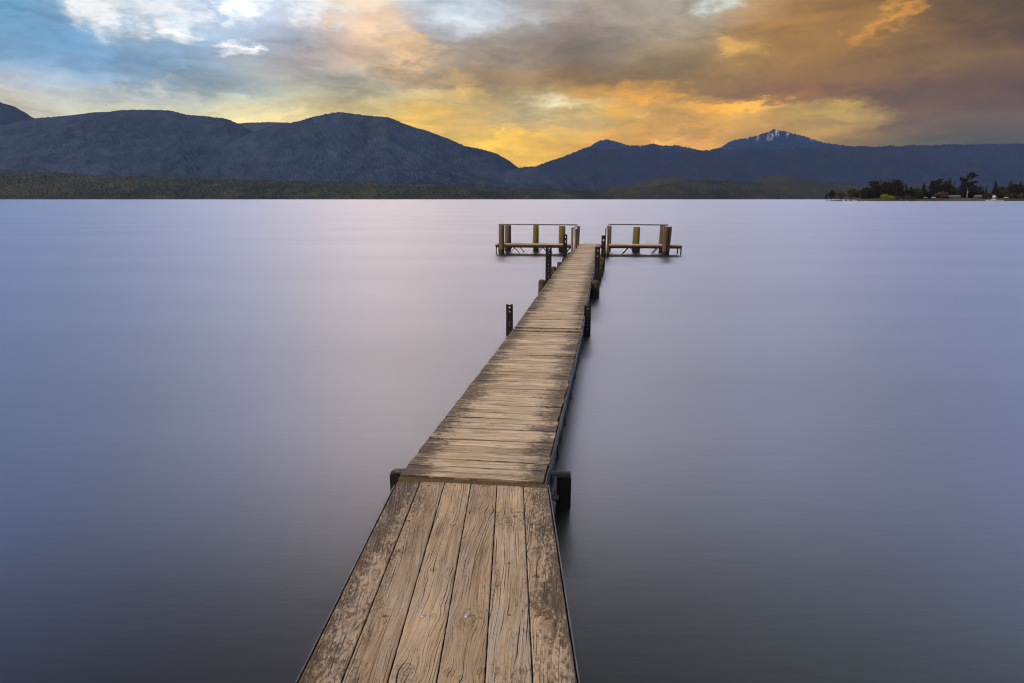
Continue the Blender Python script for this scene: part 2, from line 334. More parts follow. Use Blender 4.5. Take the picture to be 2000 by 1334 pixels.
def pile_mat(name, c1, c2, moss, amt):
    m, t, b = newmat(name)
    g = t.n.new('ShaderNodeNewGeometry').outputs['Position']; _, _, z = t.sep(g)
    n1, _ = t.noise(t.v('MULTIPLY', g, (26, 26, 1.2)), 1., 5, .65); n2, _ = t.noise(g, 6., 5, .7); n3, _ = t.noise(t.v('MULTIPLY', g, (60, 60, 3)), 1., 3, .6)
    c = t.mix(t.rng(n1, .35, .65), c1, c2)
    c = t.mix(t.m('MULTIPLY', t.rng(n3, .56, .64), .7), c, [x * .25 for x in c1])
    c = t.mix(t.m('MULTIPLY', t.rng(n2, .62 - amt * .5, .75 - amt * .5), min(1., amt * 1.3)), c, moss)
    wet = t.rng(t.m('ADD', z, t.rng(n2, .3, .7, -.05, .05)), .16, .24, 1., 0.)       # weed line left by the waves
    c = t.mix(wet, c, (.008, .007, .006))
    t.set(b.inputs['Base Color'], c); b.inputs['Roughness'].default_value = .85
    t.set(b.inputs['Normal'], t.bump(n1, .7, .02)); return m
M_PILE = pile_mat('weathered_pile', (.040, .025, .014), (.11, .07, .04), (.05, .042, .01), .1)
M_PILE_G = pile_mat('mossy_pile', (.04, .030, .008), (.085, .066, .014), (.105, .085, .004), .5)
M_PILE_D = pile_mat('dark_pile', (.014, .010, .006), (.055, .036, .015), (.04, .033, .009), .35)
M_POSTW = pile_mat('squared_post', (.06, .04, .02), (.19, .14, .085), (.07, .055, .012), .25)

# ------------------------------------------------------------------ water
m, t, b = newmat('lake_water')
g = t.n.new('ShaderNodeNewGeometry').outputs['Position']
b.inputs['Base Color'].default_value = (.006, .008, .008, 1)
b.inputs['IOR'].default_value = 1.34
b.inputs['Coat Weight'].default_value = 1.; b.inputs['Coat IOR'].default_value = 1.33
far = t.m('SUBTRACT', 1., t.m('EXPONENT', t.m('MULTIPLY', t.m('POWER', t.m('DIVIDE', t.v('LENGTH', g), 6.0), 2.), -1.)))
n0, _ = t.noise(t.v('MULTIPLY', g, (.05, .16, 1)), 1., 4, .6)
rw = t.m('ADD', t.rng(far, 0., 1., .292, .46), t.rng(n0, .3, .7, -.012, .02)); t.set(b.inputs['Roughness'], rw); t.set(b.inputs['Coat Roughness'], t.m('MULTIPLY', rw, t.rng(far, 0., 1., 1., .88)))
a1, _ = t.noise(t.v('MULTIPLY', g, (2.2, 7.5, 1)), 1., 6, .65); a2, _ = t.noise(t.v('MULTIPLY', g, (.16, .6, 1)), 1., 4, .6)
t.set(b.inputs['Normal'], t.bump(t.m('ADD', t.m('MULTIPLY', a1, .45), a2), .07, .12))
M_WATER = m
me = bpy.data.meshes.new('water')
xs = [-12000, -4000, -600, -60, -8, 8, 60, 600, 4000, 12000]; ys = [-3800, -600, -60, -4, 10, 60, 600, 3000, 7000, 9650]
me.from_pydata([(x, y, 0) for y in ys for x in xs], [], [(j * 10 + i, j * 10 + i + 1, j * 10 + i + 11, j * 10 + i + 10) for j in range(9) for i in range(9)])
me.materials.append(M_WATER); wat = bpy.data.objects.new('water', me); COL.objects.link(wat); tag(wat, kind='structure')

# ------------------------------------------------------------------ hills
def vnoise(x, y, seed=0):
    xi = np.floor(x).astype(np.int64); yi = np.floor(y).astype(np.int64); xf = x - xi; yf = y - yi
    def h(a, b):
        n = (a * 374761393 + b * 668265263 + seed * 1442695041) & 0xffffffff
        n = ((n ^ (n >> 13)) * 1274126177) & 0xffffffff
        return ((n ^ (n >> 16)) & 0xffff) / 65535.
    u = xf * xf * (3 - 2 * xf); v = yf * yf * (3 - 2 * yf)
    return (h(xi, yi) * (1 - u) + h(xi + 1, yi) * u) * (1 - v) + (h(xi, yi + 1) * (1 - u) + h(xi + 1, yi + 1) * u) * v
def fbm(x, y, o=5, seed=0, ridged=False):
    s = np.zeros_like(x, float); a = .5; n = 0
    for i in range(o):
        q = vnoise(x, y, seed + i)
        if ridged: q = 1 - abs(2 * q - 1)
        s += a * q; n += a; a *= .5; x = x * 2.03 + 7.1; y = y * 2.03 + 3.3
    return s / n
def hill_mat(name, c1, c2, c3, crown, snow=0., bump=1.):
    m, t, b = newmat(name)
    g = t.n.new('ShaderNodeNewGeometry').outputs['Position']
    k = t.v('MULTIPLY', g, (1, .45, 1.4))
    n1, _ = t.noise(k, 1 / crown, 4, .75); n2, _ = t.noise(k, 1 / (crown * 8), 5, .65); n3, _ = t.noise(k, 1 / (crown * 40), 4, .6)
    f = t.m('ADD', t.m('MULTIPLY', t.m('SUBTRACT', n1, .5), 1.15), t.m('ADD', t.m('MULTIPLY', t.m('SUBTRACT', n2, .5), .7), n3))
    c = t.mix(t.rng(f, .15, .85), c1, c2)
    c = t.mix(t.rng(t.m('ADD', n2, t.m('MULTIPLY', n1, .5)), .74, .92, 0., .8), c, c3)
    v1, _ = t.noise(k, 1 / (crown * .8), 2, .6)
    c = t.mix(t.rng(v1, .73, .79, 0., .35), c, (.16, .15, .15))
    mat_is_range = name == 'hazed_range_slope'
    if snow:
        x, y, z = t.sep(g)
        sn, _ = t.noise(t.v('MULTIPLY', g, (1, .3, .5)), 1 / 90, 6, .7)
        c = t.mix(t.m('MULTIPLY', t.rng(sn, .56, .61, 0., .42), t.m('MULTIPLY', t.rng(z, snow, snow * 1.10), t.m('MULTIPLY', t.rng(x, 2900, 3100, 1., 0.), t.rng(x, 0., 100.)) if mat_is_range else 1.)), c, (.8, .82, .88))
    t.set(b.inputs['Base Color'], c); b.inputs['Roughness'].default_value = 1.; b.inputs['Specular IOR Level'].default_value = 0.
    t.set(b.inputs['Normal'], t.bump(t.m('ADD', t.m('MULTIPLY', n1, .6), n2), bump, crown * 1.5)); return m
M_FOREST = hill_mat('hazed_forest_slope', (.006, .011, .020), (.028, .046, .084), (.038, .050, .070), 13, bump=.35)  # blue of the distant air mixed into the forest colour
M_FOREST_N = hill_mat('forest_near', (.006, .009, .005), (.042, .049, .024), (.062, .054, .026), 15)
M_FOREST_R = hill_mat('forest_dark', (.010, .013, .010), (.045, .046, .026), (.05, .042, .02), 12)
M_TUSS = hill_mat('hazed_tussock_top', (.025, .034, .05), (.05, .06, .075), (.06, .06, .06), 20)  # tussock colour shifted to haze blue
M_RANGE = hill_mat('hazed_range_slope', (.004, .008, .020), (.014, .025, .056), (.02, .02, .022), 26, 585.)  # navy tint paints extra haze into the slope colour
M_PEAK = hill_mat('hazed_peak_rock', (.007, .022, .070), (.016, .044, .125), (.02, .03, .06), 40, 730.)  # rock coloured blue to stand in for haze over distance
def hill(name, prof, Dr, Dt, cols, rows, mat, rough=6., spur=.2, seed=1, spurw=60., ztoe=0., gexp=1.25, depth=800.):
    pts = [(*aim(x, y),) for x, y in prof]
    xa = np.array([p[0] for p in pts]); xb = np.array([p[1] for p in pts])
    X = np.linspace(xa[0], xa[-1], cols); B = np.interp(X, xa, xb)
    ker = np.hanning(max(5, cols // 70)); ker /= ker.sum()
    B = np.convolve(np.pad(B, len(ker) // 2, 'edge'), ker, 'valid')[:cols]
    B = B + (fbm(X * 55, X * 0 + seed, 5, seed) - .5) * ((.005 if mat == M_PEAK else .0035) if name == 'mountain' else .0022)
    T = np.linspace(0, 1, rows)
    XX, TT = np.meshgrid(X, T)
    Y = Dt + (Dr - Dt) * TT
    b0 = (ztoe - CAM_H) / Dt
    wq = fbm(XX * 14, TT * 2.2, 3, seed + 40) * 2.2
    sp = fbm(XX * spurw * .5 + wq, TT * 4.5 + wq * .6 + XX * 4, 4, seed, True) - .55
    g_ = TT ** gexp
    bb = b0 + (np.broadcast_to(B, XX.shape) - b0) * np.clip(g_ * (1 + spur * sp * 4 * (1 - TT)), 0, .995 + .005 * TT)
    Z = CAM_H + bb * Y
    Z = Z + (fbm(XX * Dr / 14, Y / 26, 2, seed + 9) - .5) * rough * np.clip(TT * 30, 0, 1) + rough * .25 * (TT > 0)
    Z[0] = ztoe - 1.
    P = [np.stack([XX * Y, Y, Z], -1)]
    bk = []
    for q in (.12, .45, 1.):
        yb = Dr + depth * q; zz = (CAM_H + B * Dr) * (1 - q) ** 1.2 - (3 if q == 1. else 10 * q)
        bk.append(np.stack([X * yb, np.full(cols, yb), zz], -1))
    P = np.concatenate([P[0], np.stack(bk)], 0); R = rows + 3
    i = np.arange(cols - 1); j = np.arange(R - 1); I, J = np.meshgrid(i, j); a = (J * cols + I).ravel()
    F = np.stack([a, a + 1, a + cols + 1, a + cols], -1)
    me = bpy.data.meshes.new(name); nv = cols * R; nf = len(F)
    me.vertices.add(nv); me.vertices.foreach_set('co', P.reshape(-1).astype('f'))
    me.loops.add(nf * 4); me.loops.foreach_set('vertex_index', F.reshape(-1).astype('i'))
    me.polygons.add(nf); me.polygons.foreach_set('loop_start', np.arange(0, nf * 4, 4, dtype='i'))
    me.update(calc_edges=True); me.validate(); me.materials.append(mat)
    me.polygons.foreach_set('use_smooth', [True] * nf)
    o = bpy.data.objects.new(name, me); COL.objects.link(o); tag(o, kind='structure'); return o
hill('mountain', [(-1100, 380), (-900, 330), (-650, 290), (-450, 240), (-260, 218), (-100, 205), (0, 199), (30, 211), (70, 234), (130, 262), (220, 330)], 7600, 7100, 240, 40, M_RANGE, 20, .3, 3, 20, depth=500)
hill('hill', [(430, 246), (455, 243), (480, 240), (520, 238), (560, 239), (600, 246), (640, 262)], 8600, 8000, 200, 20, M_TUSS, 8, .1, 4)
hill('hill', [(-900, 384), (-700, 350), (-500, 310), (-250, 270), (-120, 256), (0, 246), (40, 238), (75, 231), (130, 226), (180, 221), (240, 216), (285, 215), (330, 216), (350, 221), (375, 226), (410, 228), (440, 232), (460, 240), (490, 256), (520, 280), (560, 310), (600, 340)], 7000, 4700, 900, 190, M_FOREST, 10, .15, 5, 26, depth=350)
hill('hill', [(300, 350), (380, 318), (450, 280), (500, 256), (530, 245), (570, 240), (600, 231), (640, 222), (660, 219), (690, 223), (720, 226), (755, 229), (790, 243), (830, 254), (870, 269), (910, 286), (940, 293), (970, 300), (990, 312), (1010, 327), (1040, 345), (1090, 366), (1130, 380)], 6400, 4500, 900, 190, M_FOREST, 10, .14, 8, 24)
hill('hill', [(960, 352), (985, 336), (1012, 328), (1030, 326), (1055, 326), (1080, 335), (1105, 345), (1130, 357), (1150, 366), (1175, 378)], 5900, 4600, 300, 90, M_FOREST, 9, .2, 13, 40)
hill('forest_hill', [(-900, 384), (-700, 350), (-420, 334), (-200, 333), (0, 333), (60, 336), (140, 341), (220, 346), (330, 347), (450, 352), (560, 354), (680, 357), (800, 361), (900, 364), (1000, 367), (1080, 370), (1140, 373), (1190, 377)], 4450, 3700, 1500, 130, M_FOREST_N, 17, .22, 17, 60, gexp=.75)
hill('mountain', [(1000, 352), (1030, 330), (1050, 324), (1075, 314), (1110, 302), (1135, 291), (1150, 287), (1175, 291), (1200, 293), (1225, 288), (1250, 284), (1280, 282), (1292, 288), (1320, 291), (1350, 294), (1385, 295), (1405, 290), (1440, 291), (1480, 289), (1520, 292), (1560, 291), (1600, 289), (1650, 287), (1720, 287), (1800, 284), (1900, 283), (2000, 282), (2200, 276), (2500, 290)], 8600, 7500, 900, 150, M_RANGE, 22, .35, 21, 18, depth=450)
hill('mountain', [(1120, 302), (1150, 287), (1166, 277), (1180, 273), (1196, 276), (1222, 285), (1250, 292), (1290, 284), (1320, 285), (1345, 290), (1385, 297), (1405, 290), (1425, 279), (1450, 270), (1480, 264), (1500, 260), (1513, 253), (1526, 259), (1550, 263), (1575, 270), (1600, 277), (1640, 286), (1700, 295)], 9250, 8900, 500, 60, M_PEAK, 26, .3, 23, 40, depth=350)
hill('forest_hill', [(1130, 380), (1180, 368), (1210, 363), (1240, 362), (1262, 354), (1290, 346), (1310, 344), (1335, 349), (1360, 354), (1400, 360), (1440, 372)], 5400, 4700, 300, 70, M_FOREST_R, 13, .2, 27, 50)
hill('forest_hill', [(1440, 370), (1470, 358), (1488, 347), (1510, 343), (1540, 344), (1570, 350), (1620, 356), (1680, 361), (1740, 364), (1810, 360), (1850, 366), (1900, 376)], 5300, 4700, 400, 70, M_FOREST_R, 13, .2, 29, 50)
hill('forest_hill', [(1120, 379), (1165, 372), (1220, 368), (1270, 365), (1310, 359), (1340, 354), (1380, 352), (1420, 354), (1470, 357), (1530, 358), (1580, 362), (1640, 368), (1720, 374), (1850, 378), (2100, 378), (2400, 378)], 4400, 3900, 1000, 80, M_FOREST_R, 14, .22, 31, 70, gexp=.8)

# ------------------------------------------------------------------ jetty geometry
def unit(a): a = np.array(a, float); return a / np.linalg.norm(a)
AX = [np.array(p) for p in ((-.305, 4.77), (.555, 10.66), (1.655, 18.7), (3.40, 30.75))]
CUM = [0.]
for p, q in zip(AX, AX[1:]): CUM.append(CUM[-1] + float(np.linalg.norm(q - p)))
ZD = .42
def axis(s):
    i = 0
    while i < len(AX) - 2 and s > CUM[i + 1]: i += 1
    t_ = (s - CUM[i]) / (CUM[i + 1] - CUM[i]); p = AX[i] * (1 - t_) + AX[i + 1] * t_
    return p, unit(AX[i + 1] - AX[i])
def plank(gm, c, du, dv, L, w, th, z, rid, nst=56, knots=(), edgef=None, slant=0., zfun=None, nv=6, jit=.004):
    """a board: centre c, long axis du, cross axis dv; a swept section with eased edges, cupping and a ragged end"""
    us = np.linspace(-L / 2, L / 2, nst)
    prof = [(-w / 2, -th), (-w / 2, -.005), (-w / 2 + .002, -.0015), (-w / 2 + .006, 0.)] + [(q, 0.) for q in np.linspace(-w / 2 + .006, w / 2 - .006, nv + 2)[1:-1]] + [(w / 2 - .006, 0.), (w / 2 - .002, -.0015), (w / 2, -.005), (w / 2, -th)]
    k = len(prof); V = np.zeros((nst, k, 3)); WC = np.zeros((nst, k, 3)); EK = np.zeros((nst, k, 3))
    cup = random.uniform(-.002, .003); tw = random.uniform(-.0025, .0025); wob = [random.uniform(0, 6) for _ in range(4)]
    for j, (v, dz) in enumerate(prof):
        e = (abs(v) / (w / 2)) ** 6 * (.0005 * np.sin(us * 31 + wob[0] * (1 + (v > 0))) + .0004 * np.sin(us * 73 + wob[1] * (1 + (v > 0))))
        vv = v + e
        zz = z + dz - cup * (v / (w / 2)) ** 2 + tw * us / (L / 2) * v / (w / 2) + .0012 * np.sin(us * 4 + wob[2])
        V[:, j, 0] = c[0] + du[0] * us + dv[0] * vv; V[:, j, 1] = c[1] + du[1] * us + dv[1] * vv; V[:, j, 2] = zz
        kd = np.full(nst, 9.); g = v + slant * us + .012 * np.sin(us * 2.1 + wob[3]) + .006 * np.sin(us * 5.3 + wob[1])
        for (ku, kv, kr) in knots:
            d = np.sqrt(((us - ku) / 1.25) ** 2 + (v - kv) ** 2) / kr; kd = np.minimum(kd, d)
            g = g - (v - kv) * .82 * np.exp(-(((us - ku) / (kr * 3.2)) ** 2 + ((v - kv) / (kr * 1.9)) ** 2))
        WC[:, j] = np.stack([us, g, np.full(nst, rid)], -1)
        ed = np.zeros(nst) if edgef is None else edgef(V[:, j, 0], V[:, j, 1], us, v)
        EK[:, j] = np.stack([ed, kd, np.full(nst, abs(v) / (w / 2) if dz > -.01 else 1.)], -1)
    if zfun is not None: V[:, :, 2] += zfun(V[:, :, 1])
    rag = (RNG.random((2, k)) - .5) * jit
    V[0, :, 0] += du[0] * rag[0]; V[0, :, 1] += du[1] * rag[0]; V[-1, :, 0] += du[0] * rag[1]; V[-1, :, 1] += du[1] * rag[1]
    F = [(i * k + j, (i + 1) * k + j, (i + 1) * k + j + 1, i * k + j + 1) for i in range(nst - 1) for j in range(k - 1)]
    F += [(i * k + k - 1, (i + 1) * k + k - 1, (i + 1) * k, i * k) for i in range(nst - 1)]
    F += [tuple(range(k)), tuple(range((nst - 1) * k + k - 1, (nst - 1) * k - 1, -1))]
    if np.cross(np.append(du, 0), np.append(dv, 0))[2] > 0: F = [f[::-1] for f in F]
    gm.add(V.reshape(-1, 3), F, WC.reshape(-1, 3), EK.reshape(-1, 3))

# --- gangway (the near ramp with its boards running lengthwise)
SL = .071; RX0, RX1, RYN, RYF = -.863, .263, -1.8, 4.80
gang = empty('gangway', (-.30, 4.0, .30))
tag(gang, 'nearest section of walkway, weathered boards running lengthwise towards the viewer', 'gangway')
gm = G(); nW = 6; wd = [.176, .186, .198, .194, .193, .180]; ws = sum(wd)
x = RX0; zr = lambda Y: SL * (4.76 - Y)
KN = {0: [(733, 1120, .024), (685, 1200, .02), (795, 962, .02)], 1: [(829, 962, .016)], 2: [(846, 1113, .019), (877, 1113, .019), (846, 1203, .018), (887, 1025, .014), (792, 1308, .036)],
      3: [(911, 1212, .034), (957, 999, .036), (918, 1000, .02), (877, 1314, .024), (900, 1325, .018), (941, 1313, .022)], 4: [(990, 1018, .02), (1020, 1310, .02)], 5: [(1045, 1082, .03), (1070, 1217, .034), (1040, 985, .018)]}
def on_ramp(px, py):
    a, b = aim(px, py); Y = (.390 + SL * 4.76 - CAM_H) / (b + SL); return a * Y, Y
moss_e = [.98, .42, .14, .18, .30, .84]; slants = [.075, .02, -.035, -.05, -.03, -.06]
bolts = []
for i in range(nW):
    w = wd[i] / ws * (RX1 - RX0) - .0045; cx_ = x + w / 2 + .00225; x += w + .0045
    far = RYF - .012 * i + random.uniform(-.006, .006)
    L = far - RYN; cy = (far + RYN) / 2
    kn = []
    for q in KN[i]:
        X_, Y_ = on_ramp(q[0], q[1]); kn.append((Y_ - cy, X_ - cx_, q[2]))
    for _ in range(5): kn.append((random.uniform(-L / 2, -L / 2 + 3.6), random.uniform(-.06, .06), random.uniform(.012, .03)))
    me_ = moss_e[i]
    def ef(X_, Y_, us, v, me_=me_, i=i):
        side = -v if i < 3 else v
        return me_ * .86 + .25 * np.clip(side / .09, -1, 1) * (1 if i in (0, 1, 5) else .25) + (.28 if i in (0, 5) else .12) * np.clip((Y_ - 4.2) / .6, 0, 1)
    plank(gm, (cx_, cy), (0., 1.), (1., 0.), L, w, .042, .390, 3.1 + i * 1.7, nst=560, knots=kn, edgef=ef, slant=slants[i], zfun=zr, nv=20)
    for Y_ in (2.90, 4.70, .6, -1.2):
        bolts.append((cx_ + random.uniform(-.012, .012) - .01, Y_ + random.uniform(-.01, .01), i))
gm.build('decking', M_RAMP, gang)
g2 = G(); g3 = G()
for (bx, by, i) in bolts:
    z = .390 + zr(by)
    shiny = i in (2, 3) and abs(by - 2.9) < .1
    gg = G(); r = .011
    gg.tube([(bx, by, z - .006), (bx, by, z + (.004 if shiny else .0012)), (bx, by, z + (.007 if shiny else .0016))], [r, r, r * .6], 12)
    gg.build('bolt', M_GALV if shiny else M_RUST, gang, True)
for sx_ in (RX0 - .010, RX1 + .009):
    gm = G(); gm.bar((sx_, RYN, .347 + zr(RYN)), (sx_ + (.0), RYF - .06, .347 + zr(RYF - .06)), .007, .07)
    gm.bar((sx_ + (.014 if sx_ < 0 else -.014), RYN, .309 + zr(RYN)), (sx_ + (.014 if sx_ < 0 else -.014), RYF - .06, .309 + zr(RYF - .06)), .036, .006)
    gm.build('edge_rail', M_EDGE, gang)
for Y_ in (4.70, 2.90, .6, -1.2):
    gm = G(); gm.box((-.30, Y_, .315 + zr(Y_)), ((1, 0, 0), (0, 1, -SL), (0, SL, 1)), (1.10, .09, .066)); gm.build('bearer', M_BEARER, gang)

# --- jetty
jet = empty('jetty', (AX[0][0], AX[0][1], 0))
tag(jet, 'long narrow timber jetty of crosswise boards leading out over the lake', 'jetty')
WJ = 1.075
perp = lambda d: np.array((d[1], -d[0]))
secs = [(0.0, CUM[1] - .02), (CUM[1] + .02, 9.35), (9.36, CUM[2]), (CUM[2], CUM[3] + .1)]
rid = 40.
s = 0.
gm = G(); total = CUM[3] + .85; joints = {}
gapS = [CUM[1] - .06, CUM[1] + .21]
k = 0; sec = 0
deck_parts = []
while s < total:
    w = random.choice((.135, .14, .14, .145, .15)) if s > .1 else .20
    near_gap = [g_ for g_ in gapS if abs(s - g_) < .13]
    gap = random.choice((.004, .006, .007, .009, .012)) if not near_gap else .125
    if near_gap: gapS.remove(near_gap[0])
    s += gap
    p, d = axis(s + w / 2); du = unit(perp(d) + .012 * d)
    L = WJ + random.uniform(-.012, .014)
    off = random.uniform(-.006, .006)
    kn = [(random.uniform(-.48, .48), random.uniform(-w / 2, w / 2), random.uniform(.008, .02)) for _ in range(random.choice((0, 1, 1, 2, 3)))]
    hv = random.uniform(-.14, .20); hl_, hr_ = random.uniform(-.18, .2), random.uniform(-.18, .2)
    def ef(X_, Y_, us, v, hv=hv, a=hl_, b_=hr_):
        e = np.abs(us) / (WJ / 2)
        return np.clip((e - .38) * 1.9, 0, 1) * 1.05 + hv + np.where(us < 0, a, b_) * e + .04
    nst = 60 if s < 9 else 40
    plank(gm, p + off * du, du, d, L, w, .045, ZD + random.uniform(-.0025, .0025), rid, nst=nst, knots=kn, edgef=ef, nv=6 if s < 9 else 3, jit=.008)
    if abs(s - 8.95) < .08 and sec < 9: sec = 9; patch_s = s + w / 2
    rid += 1.37; s += w; k += 1
gm.build('decking', M_DECK, jet)
# rust-stained plates on the board where two lengths meet
for sg in (-1, 1):
    p, d = axis(patch_s); q = p + perp(d) * sg * .49
    gg = G(); gg.box((q[0], q[1], ZD + .006), ((*perp(d), 0), (*d, 0), (0, 0, 1)), (.07, .06, .006)); gg.build('joint_plate', M_RUST, jet)
def along(s_, off, z_):
    p, d = axis(s_); q = p + perp(d) * off; return (q[0], q[1], z_)
stops = [0.03] + CUM[1:3] + [CUM[3] + .3]
for sg in (-1, 1):
    gm = G()
    for a, b_ in zip(stops, stops[1:]):
        o_ = sg * (WJ / 2 + .014)
        gm.bar(along(a, o_, .345), along(b_, o_, .345), .007, .11)
        for z_ in (.370, .302): gm.bar(along(a, o_ - sg * .012, z_), along(b_, o_ - sg * .012, z_), .017, .007)
    gm.build('side_beam', M_EDGE, jet)
    gm = G(); s_ = .35; up = True
    while s_ < CUM[3] - .2:
        o_ = sg * (WJ / 2 - .01)
        a, b_ = along(s_, o_, .30 if up else -.30), along(s_ + .46, o_, -.30 if up else .30)
        gm.bar(a, b_, .02, .02); s_ += .50; up = not up
    gm.build('lattice', M_EDGE, jet)
s_ = .03
while s_ < CUM[3]:
    gm = G(); gm.box(along(s_, 0, .335), ((*perp(axis(s_)[1]), 0), (*axis(s_)[1], 0), (0, 0, 1)), (1.05, .05 if s_ > .1 else .03, .075)); gm.build('bearer', M_BEARER, jet); s_ += 1.18
for z_, ss in ((.345, CUM[1] - .04), (.345, CUM[1] + .235)):
    gm = G(); gm.box(along(ss, 0, z_), ((*perp(axis(ss)[1]), 0), (*axis(ss)[1], 0), (0, 0, 1)), (1.05, .17, .05)); gm.build('bearer', M_BEARER, jet)
g_ = G(); p, d = axis(-.012); g_.box((p[0], p[1], .352), ((*perp(d), 0), (*d, 0), (0, 0, 1)), (1.10, .045, .10)); g_.build('end_board', M_BEARER, jet)
# cross pipes that carry the near end on its two steel posts
for z_, a, b_, Y0 in ((.296, -.955, .47, 5.19), (.105, -.93, .375, 5.15)):
    g_ = G(); g_.tube([(a, Y0 + .02, z_), (b_, Y0 - .03, z_)], .022, 14); g_.build('cross_pipe', M_PIPE, jet, True)

# --- end platform
plat = empty('end_platform', (3.5, 31.7, 0)); tag(plat, 'crosswise timber platform at the far end of the jetty, on steel lattice beams', 'platform')
TL, TR = np.array((-.70, 31.95)), np.array((7.62, 31.18)); td = unit(TR - TL); tn = np.array((-td[1], td[0]))
TW = 1.08; Lt = float(np.linalg.norm(TR - TL))
gm = G(); v = .0
for rowi in range(7):
    w = .148; a = 0.
    cut = random.uniform(2.2, 5.)
    for (s0, s1) in ((0., cut), (cut + .006, Lt)):
        c = TL + td * (s0 + s1) / 2 + tn * (v + w / 2 - TW / 2)
        r1 = random.uniform(-.06, .1)
        plank(gm, c, td, tn, s1 - s0, w, .045, ZD + random.uniform(-.003, .003) + (.012 if rowi == 0 and s0 == 0. else 0), rid, nst=60,
              knots=[(random.uniform(-2, 2), 0, .02)], edgef=lambda X_, Y_, us, v_, r1=r1: .12 + r1 + 0 * us, nv=2); rid += 1.3
    v += w + .006
gm.build('decking', M_DECK, plat)
def tp(s_, off, z_): q = TL + td * s_ + tn * off; return (q[0], q[1], z_)
for off, ph in ((-TW / 2 + .03, .47), (TW / 2 - .03, .75)):
    gm = G(); gm.bar(tp(0, off, .315), tp(Lt, off, .315), .05, .055)
    gm.build('beam', M_STEEL, plat)
    gm = G(); s_ = .02 + ph * .4; up = False
    while s_ < Lt - .5:
        gm.bar(tp(s_, off, .29 if up else -.30), tp(s_ + .54, off, -.30 if up else .29), .03, .036); s_ += .655; up = not up
    gm.build('lattice', M_STEEL, plat)
for off in (-TW / 2 - .018, TW / 2 + .018):
    gm = G(); gm.bar(tp(-.01, off, .375), tp(Lt + .01, off, .375), .034, .066); gm.build('fascia_board', M_PILE_D, plat)
for s_ in (.03, Lt - .03):
    for off in (-TW / 2 + .03, TW / 2 - .03):
        g_ = G(); g_.bar(tp(s_, off, -.5), tp(s_, off, .34), .045); g_.build('leg', M_STEEL, plat)
g_ = G(); g_.bar(tp(6.5, -.3, -.5), tp(6.5, -.3, .34), .06); g_.build('leg', M_BEARER, plat)
for s_ in np.linspace(.1, Lt - .1, 8): gm = G(); gm.bar(tp(s_, -.5, .318), tp(s_, .5, .318), .045, .05); gm.build('bearer', M_BEARER, plat)

# --- handrails
def rail(label, pts, posts):
    o = empty('handrail', posts[0][0]); tag(o, label, 'handrail', 'handrails on the end platform')
    g_ = G(); g_.tube(pts, .027, 12); g_.build('top_rail', M_EDGE, o, True)
    for a, b_ in posts: q = G(); q.tube([a, b_], .028, 12); q.build('post', M_GALV, o, True)
rail('grey pipe handrail on the left half of the platform, turning back along the jetty edge', [(-.62, 31.78, 1.31), (1., 31.64, 1.312), (2.85, 31.46, 1.305), (2.96, 31.40, 1.30), (2.965, 31.3, 1.295), (2.60, 28.85, 1.28), (2.585, 28.72, 1.24)], [((2.585, 28.7, -.4), (2.585, 28.72, 1.25))])
rail('grey pipe handrail on the right half of the platform, with a return beside the jetty', [(7.06, 31.28, 1.305), (5.6, 31.45, 1.315), (4.52, 31.62, 1.315), (4.42, 31.58, 1.31), (4.40, 31.5, 1.305), (4.06, 29.5, 1.27), (4.04, 29.38, 1.22)], [((4.04, 29.36, -.4), (4.04, 29.38, 1.23))])

# --- timber piles round the platform
def pile(name, label, cat, group, x, y, top, r0, r1, lean=(0, 0), mat=M_PILE, chamfer=.0, square=False, seed=0):
    g_ = G(); n = 4 if square else 20; rs = np.random.default_rng(seed + 5)
    zs = list(np.linspace(-1.6, top - chamfer, 14)); rad = [r1 + (r0 - r1) * (z + 1.6) / (top + 1.6) for z in zs]
    pts = [(x + lean[0] * (z / 1.), y + lean[1] * z, z) for z in zs]
    if chamfer: pts.append((x + lean[0] * top, y + lean[1] * top, top)); rad.append(r0 * .62)
    else: pts.append((x + lean[0] * top, y + lean[1] * top, top + .008)); rad.append(r0 * .9)
    g_.tube(pts, rad, n)
    o = g_.build(name, mat, None, not square and not chamfer)
    v = np.zeros(len(o.data.vertices) * 3); o.data.vertices.foreach_get('co', v); v = v.reshape(-1, 3)
    ang = np.arctan2(v[:, 1] - y, v[:, 0] - x)
    k_ = 1 + .045 * np.sin(ang * 3 + seed) + .03 * np.sin(ang * 7 + v[:, 2] * 1.1 + seed * 2) + (rs.random(len(v)) - .5) * .03
    cxy = np.stack([x + lean[0] * v[:, 2], y + lean[1] * v[:, 2]], -1)
    if not square: v[:, :2] = cxy + (v[:, :2] - cxy) * k_[:, None]
    o.data.vertices.foreach_set('co', v.ravel()); o.data.update()
    tag(o, label, cat, group); return o
GP = 'tall timber piles around the end platform'
